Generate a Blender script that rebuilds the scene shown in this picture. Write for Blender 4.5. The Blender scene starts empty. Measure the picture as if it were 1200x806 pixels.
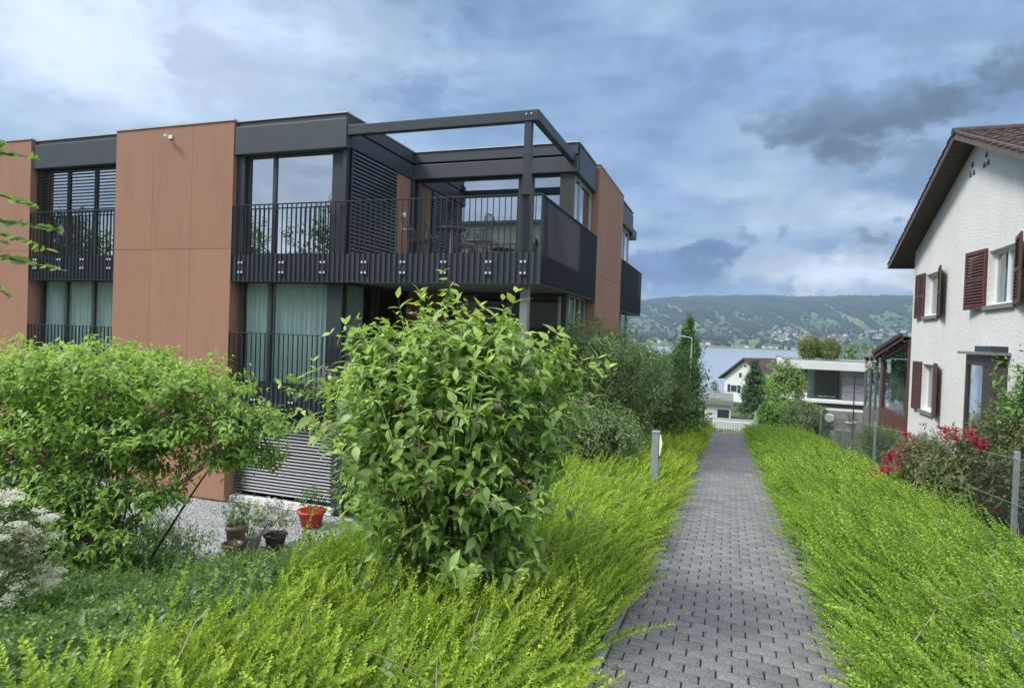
import bpy, math, random
import numpy as np
from mathutils import Vector, Matrix
R = math.radians
rng = np.random.default_rng(7)
random.seed(7)
scene = bpy.context.scene
col = scene.collection

# ---------------------------------------------------------------- camera
YAW, ROLL, PITCH, EYE = math.atan2(256, 745), 0.036, -0.0157, 1.6
fwd = Vector((-math.sin(YAW) * math.cos(PITCH), math.cos(YAW) * math.cos(PITCH), math.sin(PITCH)))
rt0 = Vector((math.cos(YAW), math.sin(YAW), 0)); up0 = rt0.cross(fwd)
rt = rt0 * math.cos(ROLL) + up0 * math.sin(ROLL); up = up0 * math.cos(ROLL) - rt0 * math.sin(ROLL)
cd = bpy.data.cameras.new('camera'); cam = bpy.data.objects.new('camera', cd); col.objects.link(cam)
M = Matrix((rt, up, -fwd)).transposed().to_4x4(); M.translation = (0, 0, EYE)
cam.matrix_world = M
cd.sensor_fit = 'HORIZONTAL'; cd.sensor_width = 36; cd.lens = 36 * 745 / 1200
cd.clip_start = 0.05; cd.clip_end = 30000
scene.camera = cam
vs = scene.view_settings
vs.view_transform = 'Standard'; vs.look = 'None'; vs.gamma = 1; vs.use_curve_mapping = False
EXPO = 1.3
vs.exposure = EXPO
scene.render.resolution_x, scene.render.resolution_y = 1024, 687
try:
    scene.cycles.max_bounces = 8; scene.cycles.transparent_max_bounces = 24
    scene.cycles.use_denoising = True
except Exception: pass

# ---------------------------------------------------------------- node helpers
class NT:
    def __init__(s, tree): s.t = tree; s.n = tree.nodes; s.l = tree.links
    def new(s, typ, ins=None, **kw):
        nd = s.n.new(typ)
        for k, v in kw.items(): setattr(nd, k, v)
        for k, v in (ins or {}).items(): s.set(nd, k, v)
        return nd
    def set(s, nd, k, v):
        sock = nd.inputs[k]
        if hasattr(v, 'is_output'): s.l.new(v, sock)
        else:
            if isinstance(v, (tuple, list)) and len(v) == 3 and sock.type == 'RGBA': v = (*v, 1)
            sock.default_value = v
    def math(s, op, a, b=0.0, c=0.0, clamp=False):
        nd = s.new('ShaderNodeMath', operation=op, use_clamp=clamp)
        s.set(nd, 0, a); s.set(nd, 1, b); s.set(nd, 2, c); return nd.outputs[0]
    def vmath(s, op, a, b=(0, 0, 0)):
        nd = s.new('ShaderNodeVectorMath', operation=op); s.set(nd, 0, a); s.set(nd, 1, b)
        return nd.outputs['Value'] if op == 'LENGTH' else nd.outputs[0]
    def mix(s, f, a, b, mode='MIX'):
        nd = s.new('ShaderNodeMix', data_type='RGBA', blend_type=mode)
        s.set(nd, 0, f); s.set(nd, 6, a); s.set(nd, 7, b); return nd.outputs[2]
    def ramp(s, f, stops, interp='LINEAR'):
        nd = s.new('ShaderNodeValToRGB'); s.set(nd, 0, f); cr = nd.color_ramp; cr.interpolation = interp
        while len(cr.elements) < len(stops): cr.elements.new(0.5)
        for e, (p, c) in zip(cr.elements, stops):
            e.position = p; e.color = (*c, 1) if len(c) == 3 else c
        return nd.outputs[0]
    def mapr(s, v, a, b, c=0.0, d=1.0, smooth=True):
        nd = s.new('ShaderNodeMapRange', interpolation_type='SMOOTHSTEP' if smooth else 'LINEAR')
        for i, x in enumerate((v, a, b, c, d)): s.set(nd, i, x)
        return nd.outputs[0]
    def noise(s, vec, scale, detail=4, rough=0.55, dist=0.0, col=False):
        nd = s.new('ShaderNodeTexNoise', {'Scale': scale, 'Detail': detail, 'Roughness': rough, 'Distortion': dist})
        if vec is not None: s.set(nd, 'Vector', vec)
        return nd.outputs[1 if col else 0]

# ---------------------------------------------------------------- sky and sun
SUN_EL, SUN_AZ = 47, 236          # degrees; azimuth clockwise from +Y: behind the camera, to its left
w = bpy.data.worlds.new('World'); scene.world = w; w.use_nodes = True
T = NT(w.node_tree); T.n.clear()
out = T.new('ShaderNodeOutputWorld'); bg = T.new('ShaderNodeBackground'); T.l.new(bg.outputs[0], out.inputs[0])
bg.inputs['Strength'].default_value = 0.1
sky = T.new('ShaderNodeTexSky', sky_type='NISHITA', sun_disc=False)
sky.sun_elevation = R(SUN_EL); sky.sun_rotation = R(SUN_AZ); sky.altitude = 450; sky.air_density = 1.0; sky.dust_density = 0.5
tc = T.new('ShaderNodeTexCoord'); sep = T.new('ShaderNodeSeparateXYZ', {0: tc.outputs['Generated']})
dx, dy, dz = sep.outputs
az = T.math('ARCTAN2', dx, dy); el = T.math('ARCSINE', dz)
ae = T.new('ShaderNodeCombineXYZ', {0: az, 1: el, 2: 0.0}).outputs[0]
# cloud deck coordinates: the direction cut with a flat layer, so clouds flatten towards the horizon
den = T.math('ADD', T.math('MAXIMUM', dz, 0.0), 0.16)
deck = T.new('ShaderNodeCombineXYZ', {0: T.math('DIVIDE', dx, den), 1: T.math('DIVIDE', dy, den), 2: 0.0}).outputs[0]
n_big = T.noise(deck, 0.55, 5, 0.5, 0.4)
n_mid = T.noise(deck, 1.5, 5, 0.52, 0.3)
def lin(r, g, b, k=1.0):
    f = lambda c: ((c / 255 + 0.055) / 1.055) ** 2.4 if c > 10 else c / 255 / 12.92
    s = k / (0.1 * 2 ** EXPO)
    return (f(r) * s, f(g) * s, f(b) * s)
mixv = T.math('ADD', T.math('MULTIPLY', n_big, 0.72), T.math('MULTIPLY', n_mid, 0.28))
cloud = T.ramp(mixv, [(0.38, lin(106, 140, 184)), (0.47, lin(132, 165, 206)), (0.54, lin(158, 188, 222)), (0.63, lin(202, 220, 241))])
# the deck opens to blue here and there
strk = T.noise(T.vmath('MULTIPLY', ae, (2.2, 9.5, 1.0)), 1.6, 6, .55, .6)
cloud = T.mix(T.mapr(strk, .42, .68, 0.0, .45), T.mix(T.mapr(strk, .50, .30, 0.0, .45), cloud, lin(104, 136, 180)), lin(184, 206, 232))
fine = T.mapr(T.noise(T.vmath('MULTIPLY', ae, (1.0, 2.0, 1.0)), 6.0, 8, .62, .8), .3, .7, .86, 1.13, False)
cloud = T.vmath('MULTIPLY', cloud, T.new('ShaderNodeCombineXYZ', {0: fine, 1: T.math('POWER', fine, .85), 2: T.math('POWER', fine, .6)}).outputs[0])
gap = T.mapr(T.noise(deck, 0.8, 3, 0.5), 0.58, 0.72, 0.0, 0.22)
base = T.mix(gap, cloud, sky.outputs[0])
# paler band of clear light low over the lake
low = T.mapr(el, 0.02, 0.24, 1.0, 0.0)
pale_n = T.mapr(T.noise(T.vmath('MULTIPLY', ae, (3.0, 14.0, 1.0)), 1.0, 5, 0.55), 0.36, 0.64)
base = T.mix(T.math('MULTIPLY', T.math('MULTIPLY', low, pale_n), 0.8), base, lin(214, 224, 236))
# broken edges: bend the lookup direction by noise before testing each cloud
wz = T.noise(ae, 8.0, 9, 0.66, 0.0, True)
warp = T.vmath('MULTIPLY', T.vmath('SUBTRACT', wz, (0.5, 0.5, 0.5)), (0.26, 0.13, 0.0))
aew = T.vmath('ADD', ae, warp)
frag = T.noise(T.vmath('MULTIPLY', ae, (1.0, 1.7, 1.0)), 13.0, 9, 0.66)
def blob(azd, eld, ra, re, colr, amt, soft=0.15):
    """one cloud: direction (degrees), half extents (degrees), colour, how thick"""
    global base
    d = T.vmath('LENGTH', T.vmath('MULTIPLY', T.vmath('SUBTRACT', aew, (R(azd), R(eld), 0)), (1 / R(ra), 1 / R(re), 0)))
    dd = T.math('ADD', d, T.math('MULTIPLY', T.math('SUBTRACT', frag, 0.5), 1.7))
    m = T.mapr(dd, 1.15, soft, 0.0, amt)
    lit = T.mapr(T.math('ADD', frag, T.math('MULTIPLY', T.math('SUBTRACT', n_mid, .5), 1.2)), .36, .62)      # thinner, lighter parts inside each cloud
    base = T.mix(m, base, T.mix(lit, colr, tuple(c * 1.5 for c in colr)))

D_ = lin(90, 107, 130); D2_ = lin(102, 124, 152); B_ = lin(84, 118, 162); P_ = lin(222, 230, 240)
blob(-50, 20, 22, 8, lin(206, 220, 238), .75); blob(-38, 25, 16, 6, lin(196, 214, 236), .6)
blob(-26, 12, 16, 6, lin(176, 200, 232), .6); blob(9, 10.5, 9, 2.6, lin(196, 210, 228), .7); blob(9, 5.6, 9, 2.0, P_, .8); blob(11, 15.3, 5, 1.8, lin(170, 192, 218), .7)
blob(9, 17, 13, 5, lin(124, 152, 190), .5); blob(7.2, 18.0, 7.6, 2.6, D_, .95, .3); blob(12, 18.2, 5, 2.3, D_, .9, .3); blob(3.0, 17.2, 4.0, .9, D_, .7, .3); blob(8.8, 15.3, 3.6, 1.5, D_, .85, .3); blob(14, 13, 5, 1.6, D2_, .5); blob(10.5, 19.6, 4, 1.2, D2_, .7); blob(15, 15, 4, 1.6, D2_, .6)
blob(16.7, 19.2, 1.6, 1.6, D_, .8); blob(18.7, 18.8, 2.2, 2.0, D_, .75); blob(24, 21, 6, 3, D2_, .6)
blob(1.2, 9.0, .9, 1.7, D2_, .8); blob(9.4, 8.2, 2.2, .5, D2_, .75); blob(4, 8.8, .7, .7, D2_, .6); blob(12.2, 10, 1.0, .6, D2_, .6)
blob(-5.5, 5.8, 5.0, 2.3, B_, .95, .45); blob(-1.9, 7.2, 4.0, .9, B_, .9, .45); blob(-8, 4.0, 4.5, 1.2, lin(150, 182, 216), .7); blob(2, 4.3, 7, 1.2, lin(124, 154, 190), .75); blob(-1, 5.0, 2.2, .5, B_, .6)
blob(2, 23, 22, 6, lin(128, 158, 198), .6); blob(-14, 16, 14, 3, lin(126, 156, 198), .55); blob(-6, 12, 8, 2, lin(128, 158, 200), .5); blob(12.5, 4.9, 2.2, .5, lin(240, 244, 248), .9); blob(5.5, 4.8, 1.4, .35, lin(240, 244, 248), .7); blob(-6.8, 4.4, .9, .5, lin(226, 233, 242), .7)

# overcast overhead and behind, out of view, brightened to light the ground more
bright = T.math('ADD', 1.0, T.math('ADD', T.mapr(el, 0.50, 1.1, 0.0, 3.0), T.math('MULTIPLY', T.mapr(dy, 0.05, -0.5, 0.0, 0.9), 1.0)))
ov = T.mapr(bright, 1.0, 2.6, 0.0, 0.75)      # brightened sky is also tinted neutral, so its light is less blue
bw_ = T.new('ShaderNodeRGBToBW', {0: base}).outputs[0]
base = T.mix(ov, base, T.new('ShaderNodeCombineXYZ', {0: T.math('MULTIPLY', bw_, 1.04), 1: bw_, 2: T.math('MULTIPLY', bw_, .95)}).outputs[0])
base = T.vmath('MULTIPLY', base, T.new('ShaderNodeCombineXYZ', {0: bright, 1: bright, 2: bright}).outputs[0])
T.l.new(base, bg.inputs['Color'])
sd = bpy.data.lights.new('sun', 'SUN'); sun = bpy.data.objects.new('sun', sd); col.objects.link(sun)
sd.energy = 1.5; sd.angle = R(16); sd.color = (1.0, 0.96, 0.9)
sv = Vector((math.sin(R(SUN_AZ)) * math.cos(R(SUN_EL)), math.cos(R(SUN_AZ)) * math.cos(R(SUN_EL)), math.sin(R(SUN_EL))))
sun.rotation_euler = sv.to_track_quat('Z', 'Y').to_euler(); sun.location = sv * 60

# ---------------------------------------------------------------- materials
def new_mat(name):
    m = bpy.data.materials.new(name); m.use_nodes = True; t = NT(m.node_tree); t.n.clear()
    o = t.new('ShaderNodeOutputMaterial'); return m, t, o
def mat(name, c, rough=0.6, var=0.12, nscale=6.0, bump=0.0, bscale=40.0, bdist=0.01, metal=0.0, spec=0.5, c2=None, island=0.0, stain=0.0):
    m, t, o = new_mat(name)
    p = t.new('ShaderNodeBsdfPrincipled', {'Roughness': rough, 'Metallic': metal, 'Specular IOR Level': spec})
    t.l.new(p.outputs[0], o.inputs[0])
    tcn = t.new('ShaderNodeTexCoord').outputs['Object']
    n = t.noise(tcn, nscale, 5, 0.6)
    lo = tuple(x * (1 - var) for x in c); hi = tuple(min(1, x * (1 + var)) for x in (c2 or c))
    cc = t.ramp(n, [(0.3, lo), (0.7, hi)])
    if island:
        g = t.new('ShaderNodeNewGeometry')
        k = t.math('ADD', 1 - island, t.math('MULTIPLY', g.outputs['Random Per Island'], 2 * island))
        cc = t.vmath('MULTIPLY', cc, t.new('ShaderNodeCombineXYZ', {0: k, 1: k, 2: k}).outputs[0])
    if stain:
        s = t.mapr(t.noise(t.vmath('MULTIPLY', tcn, (1, 1, 0.16)), 3.0, 5, 0.65), 0.45, 0.75, 0.0, stain)
        cc = t.mix(s, cc, tuple(x * 0.45 for x in c))
    t.l.new(cc, p.inputs['Base Color'])
    if bump:
        b = t.new('ShaderNodeBump', {'Strength': bump, 'Distance': bdist, 'Height': t.noise(tcn, bscale, 5, 0.65)})
        t.l.new(b.outputs[0], p.inputs['Normal'])
    return m
def leaf_mat(name, dark, mid, light, tip=None, transl=0.35, gloss=0.07, clump=2.2, patch=None):
    m, t, o = new_mat(name)
    g = t.new('ShaderNodeNewGeometry').outputs['Random Per Island']
    tcn = t.new('ShaderNodeTexCoord').outputs['Object']
    cl = t.noise(tcn, clump, 3, 0.5)
    v = t.math('ADD', t.math('MULTIPLY', g, 0.6), t.math('MULTIPLY', t.mapr(cl, 0.3, 0.7), 0.4))
    cc = t.ramp(v, [(0.08, dark), (0.5, mid), (0.95, light)])
    if patch:
        cc = t.mix(t.mapr(t.noise(tcn, .55, 4, .6), .40, .62, 0, .8), cc, t.mix(g, patch, tuple(1.5 * x for x in patch)))
    if tip:
        a = t.new('ShaderNodeAttribute', attribute_name='tip').outputs['Fac']
        cc = t.mix(a, cc, t.mix(t.math('MULTIPLY', g, 0.5), tip, light))
    d = t.new('ShaderNodeBsdfDiffuse', {'Color': cc, 'Roughness': 0.4})
    tr = t.new('ShaderNodeBsdfTranslucent', {'Color': t.mix(0.5, cc, t.vmath('MULTIPLY', cc, (1.5, 1.5, 0.7)))})
    gl = t.new('ShaderNodeBsdfGlossy', {'Color': (0.9, 0.92, 0.88), 'Roughness': 0.5})
    m1 = t.new('ShaderNodeMixShader', {0: transl, 1: d.outputs[0], 2: tr.outputs[0]})
    m2 = t.new('ShaderNodeMixShader', {0: gloss, 1: m1.outputs[0], 2: gl.outputs[0]})
    t.l.new(m2.outputs[0], o.inputs[0]); return m
def glass_mat(name, tint, refl, rough=0.0):
    m, t, o = new_mat(name)
    tr = t.new('ShaderNodeBsdfTransparent', {'Color': tint})
    gl = t.new('ShaderNodeBsdfGlossy', {'Color': (0.92, 0.96, 1.0), 'Roughness': rough})
    tcn = t.new('ShaderNodeTexCoord').outputs['Object']
    bp = t.new('ShaderNodeBump', {'Strength': 0.02, 'Distance': 0.02, 'Height': t.noise(tcn, 0.9, 1)})
    t.l.new(bp.outputs[0], gl.inputs['Normal'])
    fr = t.new('ShaderNodeFresnel', {'IOR': 1.5}).outputs[0]
    f = t.math('ADD', refl, t.math('MULTIPLY', fr, 1 - refl), clamp=True)
    f = t.math('MULTIPLY', f, t.math('SUBTRACT', 1.0, t.new('ShaderNodeNewGeometry').outputs['Backfacing']))   # one reflection per pane
    mx = t.new('ShaderNodeMixShader', {0: f, 1: tr.outputs[0], 2: gl.outputs[0]})
    t.l.new(mx.outputs[0], o.inputs[0]); return m

# ---------------------------------------------------------------- object helpers
WL = {}
def tag(o, label=None, cat=None, group=None, kind=None):
    if label: o['label'] = label
    if cat: o['category'] = cat
    if group: o['group'] = group
    if kind: o['kind'] = kind
    return o
def thing(name, loc, label, cat, group=None):
    o = bpy.data.objects.new(name, None); o.empty_display_size = 0.2; col.objects.link(o)
    o.location = loc; WL[o] = Vector(loc); return tag(o, label, cat, group)
def copy_thing(src, loc, rotz=None, label=None, scale=None):
    def rec(o, par):
        c = o.copy(); col.objects.link(c)
        if par: c.parent = par
        for ch in kids.get(o, []): rec(ch, c)
        return c
    c = rec(src, None); c.location = loc; WL[c] = Vector(loc)
    if rotz is not None: c.rotation_euler = (0, 0, rotz)
    if scale: c.scale = scale
    if label: c['label'] = label
    return c
kids = {}
def link(name, me, parent=None, loc=(0, 0, 0)):
    """mesh in coordinates relative to its thing; a thing of one mesh is placed at loc"""
    o = bpy.data.objects.new(name, me); col.objects.link(o)
    if parent is not None:
        o.parent = parent; kids.setdefault(parent, []).append(o); WL[o] = WL[parent]
    else: o.location = loc; WL[o] = Vector(loc)
    return o
def arr_mesh(name, V, Tn, mats, tip=None, mi=None):
    V = np.ascontiguousarray(V, dtype=np.float32); Tn = np.ascontiguousarray(Tn, dtype=np.int32)
    me = bpy.data.meshes.new(name); k = Tn.shape[1]
    me.vertices.add(len(V)); me.vertices.foreach_set('co', V.ravel())
    me.loops.add(Tn.size); me.loops.foreach_set('vertex_index', Tn.ravel())
    me.polygons.add(len(Tn)); me.polygons.foreach_set('loop_start', np.arange(0, Tn.size, k, dtype=np.int32))
    try: me.polygons.foreach_set('loop_total', np.full(len(Tn), k, dtype=np.int32))
    except Exception: pass
    if mi is not None: me.polygons.foreach_set('material_index', np.asarray(mi, dtype=np.int32))
    for m in (mats if isinstance(mats, (list, tuple)) else [mats]): me.materials.append(m)
    me.update(calc_edges=True)
    if tip is not None:
        a = me.attributes.new('tip', 'FLOAT', 'POINT'); a.data.foreach_set('value', np.asarray(tip, dtype=np.float32))
    return me
class MB:
    """collects shapes in world coordinates, then links them as one mesh object"""
    def __init__(s): s.v = []; s.f = []; s.m = []
    def add(s, vs, fs, mi=0):
        b = len(s.v); s.v += [tuple(v) for v in vs]; s.f += [tuple(i + b for i in f) for f in fs]; s.m += [mi] * len(fs); return s
    def box(s, x0, x1, y0, y1, z0, z1, mi=0):
        v = [(x, y, z) for z in (z0, z1) for y in (y0, y1) for x in (x0, x1)]
        return s.add(v, [(0, 2, 3, 1), (4, 5, 7, 6), (0, 1, 5, 4), (2, 6, 7, 3), (0, 4, 6, 2), (1, 3, 7, 5)], mi)
    def obox(s, c, ax, ay, az_, mi=0):
        c, ax, ay, az_ = map(Vector, (c, ax, ay, az_))
        v = [c + ax * i + ay * j + az_ * k for k in (-1, 1) for j in (-1, 1) for i in (-1, 1)]
        return s.add(v, [(0, 2, 3, 1), (4, 5, 7, 6), (0, 1, 5, 4), (2, 6, 7, 3), (0, 4, 6, 2), (1, 3, 7, 5)], mi)
    def prism(s, poly, ext, mi=0):
        n = len(poly); e = Vector(ext); v = [Vector(p) for p in poly]; v = v + [p + e for p in v]
        return s.add(v, [tuple(range(n))[::-1], tuple(range(n, 2 * n))] + [(i, (i + 1) % n, n + (i + 1) % n, n + i) for i in range(n)], mi)
    def tube(s, pts, rad, n=6, mi=0, cap=True):
        pts = [Vector(p) for p in pts]; rad = rad if isinstance(rad, (list, tuple)) else [rad] * len(pts)
        rings = []
        for i, p in enumerate(pts):
            d = (pts[min(i + 1, len(pts) - 1)] - pts[max(i - 1, 0)]).normalized()
            a = d.orthogonal() if abs(d.z) > 0.99 else d.cross(Vector((0, 0, 1)))
            a.normalize(); b = d.cross(a)
            rings.append([p + (a * math.cos(2 * math.pi * k / n) + b * math.sin(2 * math.pi * k / n)) * rad[i] for k in range(n)])
        v = [q for r_ in rings for q in r_]; f = []
        for i in range(len(pts) - 1):
            for k in range(n): f.append((i * n + k, i * n + (k + 1) % n, (i + 1) * n + (k + 1) % n, (i + 1) * n + k))
        if cap: f += [tuple(range(n))[::-1], tuple(range((len(pts) - 1) * n, len(pts) * n))]
        return s.add(v, f, mi)
    def lathe(s, prof, n=20, c=(0, 0, 0), mi=0):
        v = []; f = []
        for r_, z in prof:
            for k in range(n): v.append((c[0] + r_ * math.cos(2 * math.pi * k / n), c[1] + r_ * math.sin(2 * math.pi * k / n), c[2] + z))
        for i in range(len(prof) - 1):
            for k in range(n): f.append((i * n + k, i * n + (k + 1) % n, (i + 1) * n + (k + 1) % n, (i + 1) * n + k))
        return s.add(v, f, mi)
    def build(s, name, mats, parent=None, bevel=0.0, smooth=False, loc=None):
        o0 = WL[parent] if parent is not None else Vector(loc or (0, 0, 0))
        me = bpy.data.meshes.new(name); me.from_pydata([(v[0] - o0.x, v[1] - o0.y, v[2] - o0.z) for v in s.v], [], s.f)
        for m in (mats if isinstance(mats, (list, tuple)) else [mats]): me.materials.append(m)
        me.polygons.foreach_set('material_index', s.m)
        if smooth: me.polygons.foreach_set('use_smooth', [True] * len(s.f))
        me.update(); o = link(name, me, parent, o0 if parent is None else (0, 0, 0))
        if bevel:
            b = o.modifiers.new('bevel', 'BEVEL'); b.width = bevel; b.segments = 2; b.limit_method = 'ANGLE'
        return o

# ---------------------------------------------------------------- leaves
def nrm(a): return a / np.maximum(np.linalg.norm(a, axis=-1, keepdims=True), 1e-9)
# pointed oval leaf: along +Y, folded at the midrib, tip drooping
LV = np.array([(0, 0, 0), (0, .33, .03), (0, .66, .0), (0, 1, -.12), (-.17, .18, .06), (-.23, .42, .06), (-.115, .74, .0), (.17, .18, .06), (.23, .42, .06), (.115, .74, .0)])
LT = np.array([(0, 1, 4), (4, 1, 5), (1, 2, 5), (5, 2, 6), (2, 3, 6), (0, 7, 1), (7, 8, 1), (1, 8, 2), (8, 9, 2), (2, 9, 3)])
# round leaf
OV = np.array([(0, 0, 0), (0, .5, -.02), (0, 1, -.10), (-.30, .12, .05), (-.46, .46, .05), (-.30, .82, -.02), (.30, .12, .05), (.46, .46, .05), (.30, .82, -.02)])
OT = np.array([(0, 1, 3), (3, 1, 4), (4, 1, 5), (5, 1, 2), (0, 6, 1), (6, 7, 1), (7, 8, 1), (8, 2, 1)])
# small rhombic leaf
SV = np.array([(0, 0, 0), (-.30, .5, .06), (0, 1, -.04), (.30, .5, .06)]); ST = np.array([(0, 2, 1), (0, 3, 2)])
TEMPL = {'ovate': (LV, LT), 'round': (OV, OT), 'small': (SV, ST), 'slim': (SV * (0.55, 1, 1), ST)}
def frames(f, n):
    f = nrm(f); x = nrm(np.cross(f, n)); z = np.cross(x, f); return np.stack([x, f, z], axis=2)
def place(tv, tt, F, pos, scale):
    m = len(pos); V = np.einsum('mij,nj->mni', F, tv) * scale[:, None, None] + pos[:, None, :]
    Tn = tt[None] + (np.arange(m) * len(tv))[:, None, None]
    return V.reshape(-1, 3), Tn.reshape(-1, 3)
class Leaves:
    def __init__(s): s.V = []; s.T = []; s.a = []; s.n = 0
    def add(s, V, Tn, a=None):
        s.V.append(V); s.T.append(Tn + s.n); s.n += len(V); s.a.append(np.zeros(len(V)) if a is None else a)
    def build(s, name, mats, parent=None, loc=(0, 0, 0)):
        o0 = WL[parent] if parent is not None else Vector(loc)
        me = arr_mesh(name, np.concatenate(s.V) - np.array(o0)[None], np.concatenate(s.T), mats, np.concatenate(s.a))
        return link(name, me, parent, loc)
def twigs_leaves(L, P, D, length, nodes, leaf, templ, droop=0.3, upb=1.0, rnd=0.35, first=0.15, spread=0.9, tipsize=0.55):
    """opposite leaf pairs along m twigs that start at P and run along D"""
    m = len(P); D = nrm(D); tv, tt = TEMPL[templ]
    a = nrm(np.cross(D, rng.normal(size=(m, 3)))); b = np.cross(D, a)
    for k in range(nodes):
        t = first + (1 - first) * k / max(1, nodes - 1)
        last = k == nodes - 1
        pk = P + D * (length * t)[:, None] + np.array([0, 0, -1]) * (length * t * t * 0.18 * droop)[:, None]
        for sgn in (1, -1):
            ang = k * math.pi / 2 + rng.normal(0, 0.25, m)
            side = (a * np.cos(ang)[:, None] + b * np.sin(ang)[:, None]) * sgn
            f = side * spread + D * (0.9 if last else 0.4) + rng.normal(0, rnd, (m, 3)) + np.array([0, 0, -droop])
            n = np.array([0, 0, upb]) + D * 0.45 + rng.normal(0, rnd, (m, 3))
            sc = leaf * rng.uniform(0.5, 1.28, m) * ((tipsize if last else 1.0) if nodes > 1 else 1)
            V, Tn = place(tv, tt, frames(f, n), pk, sc)
            L.add(V, Tn, np.full(len(V), max(0.0, (t - 0.4) / 0.6) if nodes > 1 else 0.3))
def sample_clump(c, r, n, shell=0.45, lump=0.22, zmin=-0.9):
    d = nrm(rng.normal(size=(int(n * 1.6) + 8, 3))); d = d[d[:, 2] > zmin][:n]
    ph = rng.uniform(0, 6.3, 6)
    q = 1 + lump * (np.sin(3.1 * d[:, 0] * 2 + ph[0]) * np.sin(2.7 * d[:, 1] * 2 + ph[1]) + 0.7 * np.sin(5.3 * d[:, 2] + ph[2] + 3 * d[:, 0]) + 0.5 * np.sin(9 * d[:, 1] + ph[3]) * np.sin(8 * d[:, 0] + ph[4]))
    rad = (shell + (1 - shell) * rng.uniform(0, 1, len(d)) ** 0.45) * q
    return np.array(c) + d * rad[:, None] * np.array(r), d
def plant(name, label, cat, base, clumps, leaf, templ, lm, bm, nodes=4, twig=0.22, droop=0.3, upb=1.0, stems=9, stem_r=0.014,
          up_dir=0.5, rnd=0.35, trunk=None, group=None, spread=0.9, fol='foliage', stemname='stem', base_r=0.12, shell=0.45, lump=0.22, tip_fall=0.0, zmin=-0.9):
    t = thing(name, base, label, cat, group); L = Leaves(); S = MB(); B = Vector(base)
    br = []
    crown = np.mean([c[0] for c in clumps], axis=0)
    if trunk:
        top, tr = trunk; pts = [B + (Vector(top) - B) * q + Vector((rng.normal(0, .03), rng.normal(0, .03), 0)) * (q > 0) for q in (0, .3, .6, 1)]
        S.tube(pts, [tr * 1.25, tr, tr * .85, tr * .6], 8)
    for (c, r, n) in clumps:
        for _ in range(max(2, int(stems / len(clumps)) + 1)):
            d = nrm(rng.normal(size=3)); e = Vector(np.array(c) + d * np.array(r) * rng.uniform(.3, .85))
            b0 = (Vector(trunk[0]) if trunk and rng.random() < .6 else (B + (Vector(trunk[0]) - B) * rng.uniform(.5, 1) if trunk else B + Vector((rng.normal(0, base_r), rng.normal(0, base_r), -0.03))))
            mid = b0.lerp(e, .5) + Vector((rng.normal(0, .08), rng.normal(0, .08), .12 * (e - b0).length)) if not trunk else b0.lerp(e, .5) + Vector((0, 0, .08 * (e - b0).length))
            pts = [b0 * ((1 - q) ** 2) + mid * (2 * q * (1 - q)) + e * (q * q) for q in np.linspace(0, 1, 7)]
            S.tube(pts, [stem_r * (1.15 - .95 * q) for q in np.linspace(0, 1, 7)], 5, cap=False)
            br += [np.array(p) for p in pts[2:]]
    br = np.array(br)
    for (c, r, n) in clumps:
        P, d = sample_clump(c, r, n, shell, lump, zmin); m = len(P)
        D = nrm(d * 0.8 + np.array([0, 0, up_dir]) + rng.normal(0, .4, (m, 3)))
        ln = twig * rng.uniform(.6, 1.3, m); P0 = P - D * ln[:, None] * .6
        twigs_leaves(L, P0, D, ln, nodes, leaf, templ, droop, upb, rnd, spread=spread)
        step = max(1, m // 160)
        for i in range(0, m, step):
            j = np.argmin(((br - P0[i]) ** 2).sum(1))
            if ((br[j] - P0[i]) ** 2).sum() > .45 ** 2 * max(1, (stem_r / .02) ** 2) and not trunk: continue
            S.tube([br[j], (br[j] + P0[i]) / 2 + np.array([0, 0, .02]), P0[i], P0[i] + D[i] * ln[i] * .9], [stem_r * .28, stem_r * .22, stem_r * .2, stem_r * .1], 3, cap=False)
    S.build(stemname, bm, t); L.build(fol, lm, t)
    return t
def flower_heads(parent, name, P, size, npet, petal, m, flat=0.35, up=1.0):
    """heads of small petals: npet petals scattered over a flattened ball at each point of P"""
    L = Leaves(); k = len(P)
    for _ in range(npet):
        d = nrm(rng.normal(size=(k, 3))) * rng.uniform(.3, 1, (k, 1)) * np.array([1, 1, flat])
        V, Tn = place(SV * (1.5, 1, 1), ST, frames(rng.normal(size=(k, 3)) * (1, 1, .4), np.array([0, 0, up]) + rng.normal(0, .5, (k, 3))), P + d * size, petal * rng.uniform(.7, 1.25, k))
        L.add(V, Tn)
    return L.build(name, m, parent)
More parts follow.
